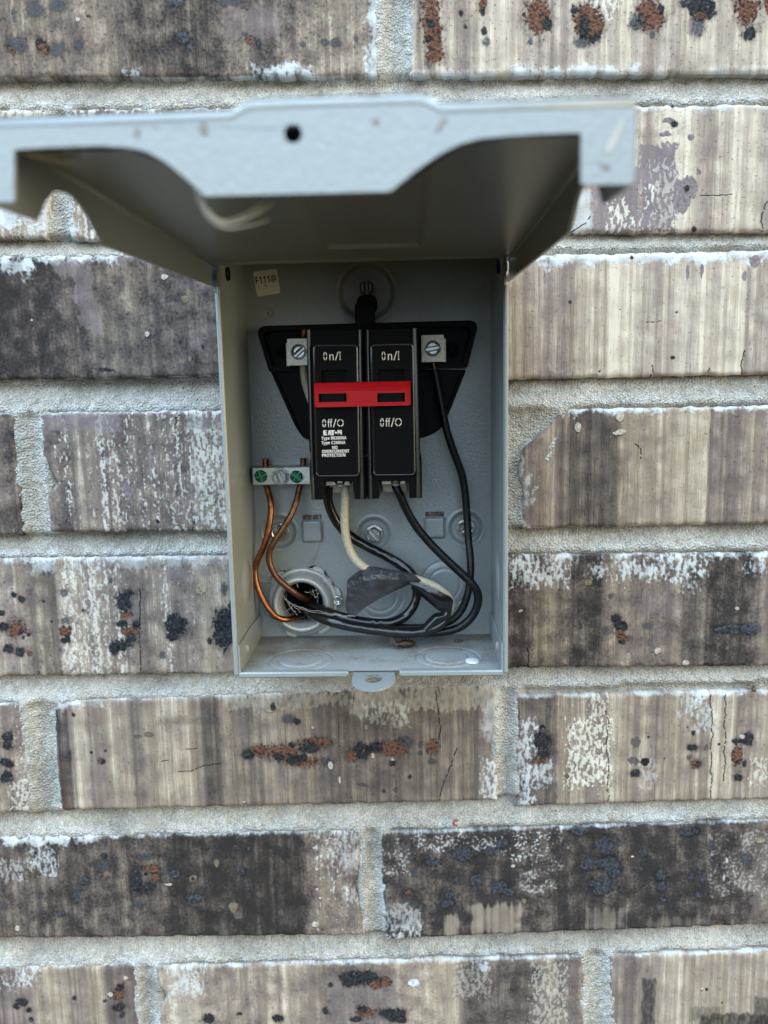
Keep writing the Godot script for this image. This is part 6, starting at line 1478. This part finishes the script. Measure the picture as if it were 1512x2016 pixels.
	add_patch(st, [
		[Vector3(-0.03419, -0.09818, 0.023), Vector3(-0.02966, -0.09457, 0.026), Vector3(-0.02306, -0.09082, 0.03), Vector3(-0.01323, -0.09255, 0.03), Vector3(-0.0029, -0.09478, 0.029), Vector3(0.00383, -0.09828, 0.027)],
		[Vector3(-0.03524, -0.09963, 0.027), Vector3(-0.02999, -0.09738, 0.03), Vector3(-0.02245, -0.09427, 0.0335), Vector3(-0.01295, -0.09504, 0.033), Vector3(-0.00293, -0.097, 0.032), Vector3(0.00274, -0.09888, 0.03)],
		[Vector3(-0.03533, -0.10531, 0.028), Vector3(-0.0307, -0.10432, 0.03), Vector3(-0.02286, -0.10034, 0.0335), Vector3(-0.01381, -0.09926, 0.033), Vector3(-0.0053, -0.09933, 0.031), Vector3(-0.00013, -0.10054, 0.0285)],
		[Vector3(-0.03636, -0.11096, 0.027), Vector3(-0.03408, -0.11845, 0.0285), Vector3(-0.02561, -0.1119, 0.031), Vector3(-0.01714, -0.10691, 0.031), Vector3(-0.00877, -0.10312, 0.0295), Vector3(-0.00301, -0.10114, 0.027)]], 2, 0.0003)
	var flap := obj("tape_flap", done(st), surface_grain(mat(lin(0.066, 0.068, 0.078), 0.30), 85, 45.0, 0.02, 0.0005, 3, 0.45))
	tag(flap, "loose flap of dusty black tape folded over the white wire", "tape")
	st = begin(true)
	add_patch(st, [
		[Vector3(-0.00297, -0.09934, 0.03), Vector3(0.00322, -0.09949, 0.033), Vector3(0.01086, -0.10265, 0.0345), Vector3(0.01856, -0.10724, 0.0335), Vector3(0.01859, -0.11271, 0.032), Vector3(0.01733, -0.11836, 0.03), Vector3(0.01182, -0.12153, 0.03), Vector3(0.00601, -0.12773, 0.029)],
		[Vector3(-0.00145, -0.10124, 0.031), Vector3(0.00266, -0.10227, 0.0335), Vector3(0.00875, -0.10593, 0.035), Vector3(0.01439, -0.11024, 0.034), Vector3(0.01603, -0.11429, 0.031), Vector3(0.01496, -0.11669, 0.031), Vector3(0.01024, -0.11864, 0.0315), Vector3(0.00496, -0.12494, 0.031)],
		[Vector3(-0.00252, -0.10305, 0.028), Vector3(0.00007, -0.10418, 0.03), Vector3(0.00622, -0.10935, 0.031), Vector3(0.01084, -0.11342, 0.031), Vector3(0.01322, -0.11589, 0.029), Vector3(0.01142, -0.11615, 0.028), Vector3(0.00825, -0.1176, 0.0285), Vector3(0.00239, -0.12404, 0.0285)]], 4, 0.0003)
	var band := obj("tape_band", done(st), vinyl)
	tag(band, "creased glossy band of black tape bent sharply at the right of the loop", "tape")

# ------------------------------------------------------------------ small things
func build_small_things() -> void:
	# sticker
	var z := BACK + 0.0001
	var t := thing("sticker", "small white square sticker printed F111@ at the top left of the back panel", "sticker", Vector3(-0.07424, 0.04751, BACK))
	var st := begin()
	add_prism(st, rounded([Vector2(-0.08131, 0.05992), Vector2(-0.06884, 0.06112), Vector2(-0.06749, 0.04884), Vector2(-0.07976, 0.04735)], [0.0012], 5), z, z + 0.0002)
	obj("paper", done(st), mat(lin(0.74, 0.71, 0.68), 0.6), t)
	var ink := mat(lin(0.02, 0.02, 0.025), 0.6)
	letters("F111@", -0.08018, -0.06934, 0.0539, 0.05772, z + 0.0002, true, ink, t, 0.09)
	letters("1", -0.07567, -0.07488, 0.05211, 0.05364, z + 0.0002, true, ink, t, 0.09)
	# dead insect on its back
	var c := Vector3(-0.00647, -0.134, 0.02693)
	t = thing("dead_insect", "dried brown dead insect lying on its back on the box floor", "insect", Vector3(c.x, -0.1356, c.z))
	st = begin(true)
	var prof := []
	for k in 25:
		var u := k / 24.0
		var r := 0.0029 * pow(sin(PI * clampf(u * 0.98 + 0.01, 0.0, 1.0)), 0.55) * (1.0 - 0.25 * u)
		r *= 1.0 - 0.10 * absf(sin(u * PI * 7.0))
		if u > 0.62 and u < 0.72: r *= 0.75
		prof.append(Vector2(r, (u - 0.5) * 0.0125))
	add_lathe(st, prof, 20, Transform3D(Basis(Vector3(0, 1, 0), -1.35), Vector3(c.x, -0.1330, c.z)), 1.0, 0.9)
	var shell := surface_grain(mat(lin(0.050, 0.024, 0.015), 0.45), 87, 120.0, 0.1, 0.0001, 3, 0.4)
	obj("body", done(st), shell, t)
	for k in 6:
		st = begin(true)
		var s := -1.0 if k % 2 == 0 else 1.0
		var bx: float = c.x + (int(k / 2.0) - 0.6) * 0.0019
		add_tube(st, smooth_path([Vector3(bx, -0.1308, c.z + s * 0.0010), Vector3(bx + 0.0004 * s, -0.1286, c.z + s * 0.0022), Vector3(bx + 0.0011, -0.1274, c.z + s * 0.0012), Vector3(bx + 0.0018, -0.1282, c.z + s * 0.0003)], 4), 0.00034, 6)
		obj("leg", done(st), shell, t)
	st = begin(true)
	add_patch(st, [[Vector3(c.x - 0.0062, -0.1340, c.z + 0.0012), Vector3(c.x - 0.0070, -0.1312, c.z + 0.0004), Vector3(c.x - 0.0072, -0.1282, c.z - 0.0004)], [Vector3(c.x - 0.0030, -0.1344, c.z + 0.0026), Vector3(c.x - 0.0040, -0.1318, c.z + 0.0016), Vector3(c.x - 0.0058, -0.1288, c.z + 0.0004)]], 4, 0.0003)
	obj("wing", done(st), shell, t)
	# pale chip
	var d := Vector3(0.02768, -0.135, 0.04753)
	st = begin(true)
	add_lathe(st, [Vector2(0.0, 0.0010), Vector2(0.0024, 0.0009), Vector2(0.0034, 0.0004), Vector2(0.0035, 0.0)], 28, Transform3D(Basis(Vector3(1, 0, 0), Vector3(0, 0, -1), Vector3(0, 1, 0)), Vector3(d.x, -0.1356, d.z)), 1.0, 1.25)
	tag(obj("paint_chip", done(st), mat(lin(0.62, 0.65, 0.68), 0.5)), "small pale oval chip lying on the box floor near the right corner", "chip")
	# crumb of dirt at the back
	var e := Vector3(0.02263, -0.135, 0.01703)
	st = begin(true)
	for k in 5:
		var q := e + Vector3(k * 0.0008 - 0.0018, 0.0002 + 0.0003 * (k % 2), 0.0003 * (k % 3))
		add_lathe(st, [Vector2(0, 0.0009), Vector2(0.0008, 0.0004), Vector2(0.0006, -0.0010)], 8, Transform3D(Basis(Vector3(1, 0, 0), Vector3(0, 0, -1), Vector3(0, 1, 0)), q))
	tag(obj("dirt_crumb", done(st), mat(lin(0.06, 0.05, 0.03), 0.9)), "dark crumb of dirt at the back of the box floor", "dirt")
	# cobwebs
	var rng := RandomNumberGenerator.new()
	rng.seed = 44
	var silk := mat(lin(0.42, 0.40, 0.36), 0.9)
	st = begin(true)
	var anchors := [[Vector3(-0.07136, -0.10788, 0.014), Vector3(-0.06232, -0.11832, 0.023)], [Vector3(-0.07119, -0.11039, 0.014), Vector3(-0.06023, -0.11613, 0.024)], [Vector3(-0.06944, -0.11155, 0.015), Vector3(-0.05713, -0.11563, 0.023)], [Vector3(-0.06651, -0.11384, 0.017), Vector3(-0.0472, -0.116, 0.026)], [Vector3(-0.06353, -0.10296, 0.014), Vector3(-0.06153, -0.10397, 0.019)], [Vector3(-0.05303, -0.10644, 0.014), Vector3(-0.05195, -0.11651, 0.012)], [Vector3(-0.05468, -0.10698, 0.014), Vector3(-0.05347, -0.11255, 0.012)], [Vector3(-0.05103, -0.1084, 0.013), Vector3(-0.05398, -0.11142, 0.012)], [Vector3(-0.0529, -0.11199, 0.012), Vector3(-0.05568, -0.10783, 0.015)], [Vector3(-0.05881, -0.10753, 0.016), Vector3(-0.05305, -0.107, 0.014)], [Vector3(-0.0833, -0.09976, 0.017), Vector3(-0.07369, -0.10203, 0.015)], [Vector3(-0.08192, -0.1014, 0.016), Vector3(-0.07646, -0.09769, 0.012)], [Vector3(-0.07836, -0.10308, 0.015), Vector3(-0.07099, -0.1093, 0.015)], [Vector3(-0.05873, -0.10045, 0.006), Vector3(-0.05318, -0.08397, 0.006)], [Vector3(-0.0574, -0.09427, 0.006), Vector3(-0.05143, -0.08093, 0.006)], [Vector3(-0.0701, -0.11826, 0.016), Vector3(-0.06449, -0.11414, 0.016)], [Vector3(-0.04697, -0.11544, 0.028), Vector3(-0.03105, -0.11751, 0.03)], [Vector3(-0.06057, -0.11448, 0.025), Vector3(-0.04164, -0.11685, 0.029)]]
	for a in anchors:
		var p := []
		for k in 7:
			p.append(a[0].lerp(a[1], k / 6.0) + Vector3(rng.randf_range(-1, 1), rng.randf_range(-1, 1) - 0.6 * sin(PI * k / 6.0), rng.randf_range(-1, 1)) * 0.0005)
		add_tube(st, smooth_path(p, 3), [0.00007, 0.00015, 0.00008, 0.00018, 0.00007], 5)
	var web := obj("cobweb", done(st), silk)
	tag(web, "dusty torn cobweb strands across the mouth of the conduit connector", "cobweb")
	st = begin(true)
	for k in 7:
		var o := Vector3(rng.randf_range(-1, 1), rng.randf_range(-1, 1), rng.randf_range(-1, 1)) * 0.0008
		add_tube(st, smooth_path([Vector3(-0.04636, 0.04442, 0.255) + o * 0.3, Vector3(-0.04545, 0.04145, 0.254) + o, Vector3(-0.04385, 0.03819, 0.253) + o * 1.2, Vector3(-0.04078, 0.03625, 0.252) + o, Vector3(-0.03641, 0.03707, 0.251) + o * 1.6, Vector3(-0.03264, 0.03868, 0.25) + o * 2.6, Vector3(-0.03007, 0.04013, 0.25) + o * 3.5], 5), [0.00030, 0.00034, 0.00030, 0.00028, 0.0002, 0.00012], 6)
	tag(obj("cobweb", done(st), silk), "twisted pale cobweb thread hanging under the left arch of the cover", "cobweb")
	st = begin(true)
	for k in 12:
		var o := Vector3(rng.randf_range(-1, 1), rng.randf_range(-1, 1), rng.randf_range(-1, 1)) * 0.0012
		add_tube(st, smooth_path([Vector3(-0.08645, 0.05248, 0.259) + o * 0.3, Vector3(-0.08347, 0.05232, 0.257) + o, Vector3(-0.08083, 0.05247, 0.253) + o * 1.4, Vector3(-0.07758, 0.05252, 0.25) + o * 1.8, Vector3(-0.07488, 0.05339, 0.248) + o * 2.0], 4), 0.00022, 5)
	tag(obj("cobweb", done(st), silk), "matted cobweb in the far left corner under the cover lip", "cobweb")
	# spider and scrap on the mortar
	var sp := Vector3(0.18559, -0.16954, 0.0008)
	t = thing("spider", "tiny brown spider on the mortar joint near the right edge", "spider", Vector3(sp.x, sp.y, 0.0))
	st = begin(true)
	add_lathe(st, [Vector2(0, -0.0016), Vector2(0.0009, -0.0012), Vector2(0.0013, -0.0002), Vector2(0.0010, 0.0008), Vector2(0.0006, 0.0011), Vector2(0.0008, 0.0016), Vector2(0.0005, 0.0023), Vector2(0, 0.0025)], 14, Transform3D(Basis(Vector3(1, 0, 0), Vector3(0, 0, -1), Vector3(0, 1, 0)), sp))
	var tiny := mat(lin(0.08, 0.055, 0.035), 0.7)
	obj("body", done(st), tiny, t)
	for k in 8:
		var s := -1.0 if k % 2 == 0 else 1.0
		var a := deg_to_rad([70.0, 30.0, -20.0, -60.0][int(k / 2.0)])
		st = begin(true)
		add_tube(st, [sp + Vector3(0, 0.0010, 0), sp + Vector3(s * cos(a) * 0.0016, 0.0010 + sin(a) * 0.0016, 0.0010), sp + Vector3(s * cos(a) * 0.0032, 0.0010 + sin(a) * 0.0034, -0.0008)], 0.00018, 6)
		obj("leg", done(st), tiny, t)
	st = begin(true)
	add_tube(st, smooth_path([Vector3(0.02245, -0.24696, 0.0002), Vector3(0.02039, -0.24704, 0.0006), Vector3(0.0198, -0.24891, 0.0006), Vector3(0.02155, -0.2504, 0.0002)], 5), 0.0006, 8)
	tag(obj("red_scrap", done(st), mat(lin(0.26, 0.05, 0.025), 0.7)), "tiny curled red scrap stuck on the mortar below the box", "scrap")

func _ready() -> void:
	var cam := Camera3D.new()
	cam.name = "camera"
	add_child(cam)
	cam.position = Vector3(-0.00042, 0.00034, 0.44104)
	cam.rotation = Vector3(-0.15246, 0.03593, -0.0216)
	var optics := CameraAttributesPhysical.new()
	optics.frustum_focal_length = 19.3
	optics.exposure_aperture = 6.5
	optics.frustum_focus_distance = 0.41
	optics.frustum_near = 0.02
	optics.frustum_far = 60.0
	cam.attributes = optics
	cam.near = 0.02
	cam.far = 60.0
	cam.fov = 63.736
	cam.current = true
	var env := Environment.new()
	var sky_material := ProceduralSkyMaterial.new()
	sky_material.sky_top_color = Color(0.80, 0.905, 1.0)
	sky_material.sky_horizon_color = Color(0.50, 0.55, 0.58)
	sky_material.sky_curve = 0.6
	sky_material.ground_bottom_color = Color(0.25, 0.22, 0.11)
	sky_material.ground_horizon_color = Color(0.28, 0.25, 0.13)
	sky_material.sky_energy_multiplier = 2.0
	sky_material.ground_energy_multiplier = 1.0
	var sky := Sky.new()
	sky.sky_material = sky_material
	env.background_mode = Environment.BG_SKY
	env.sky = sky
	env.tonemap_mode = Environment.TONE_MAPPER_LINEAR
	env.tonemap_exposure = 1.66
	env.sdfgi_enabled = true
	env.ssao_enabled = true
	env.ssil_enabled = true
	var we := WorldEnvironment.new()
	we.name = "environment"
	we.environment = env
	add_child(we)
	var sun := DirectionalLight3D.new()
	sun.name = "sun"
	sun.light_color = Color(1.0, 0.93, 0.76)
	sun.light_energy = 0.5
	sun.light_angular_distance = 44.0
	sun.shadow_enabled = true
	sun.rotation_degrees = Vector3(-8, 64, 0)
	add_child(sun)
	build_wall()
	make_materials()
	build_box()
	build_base()
	build_switch()
	build_ground_bar()
	build_connector()
	build_wires()
	build_small_things()
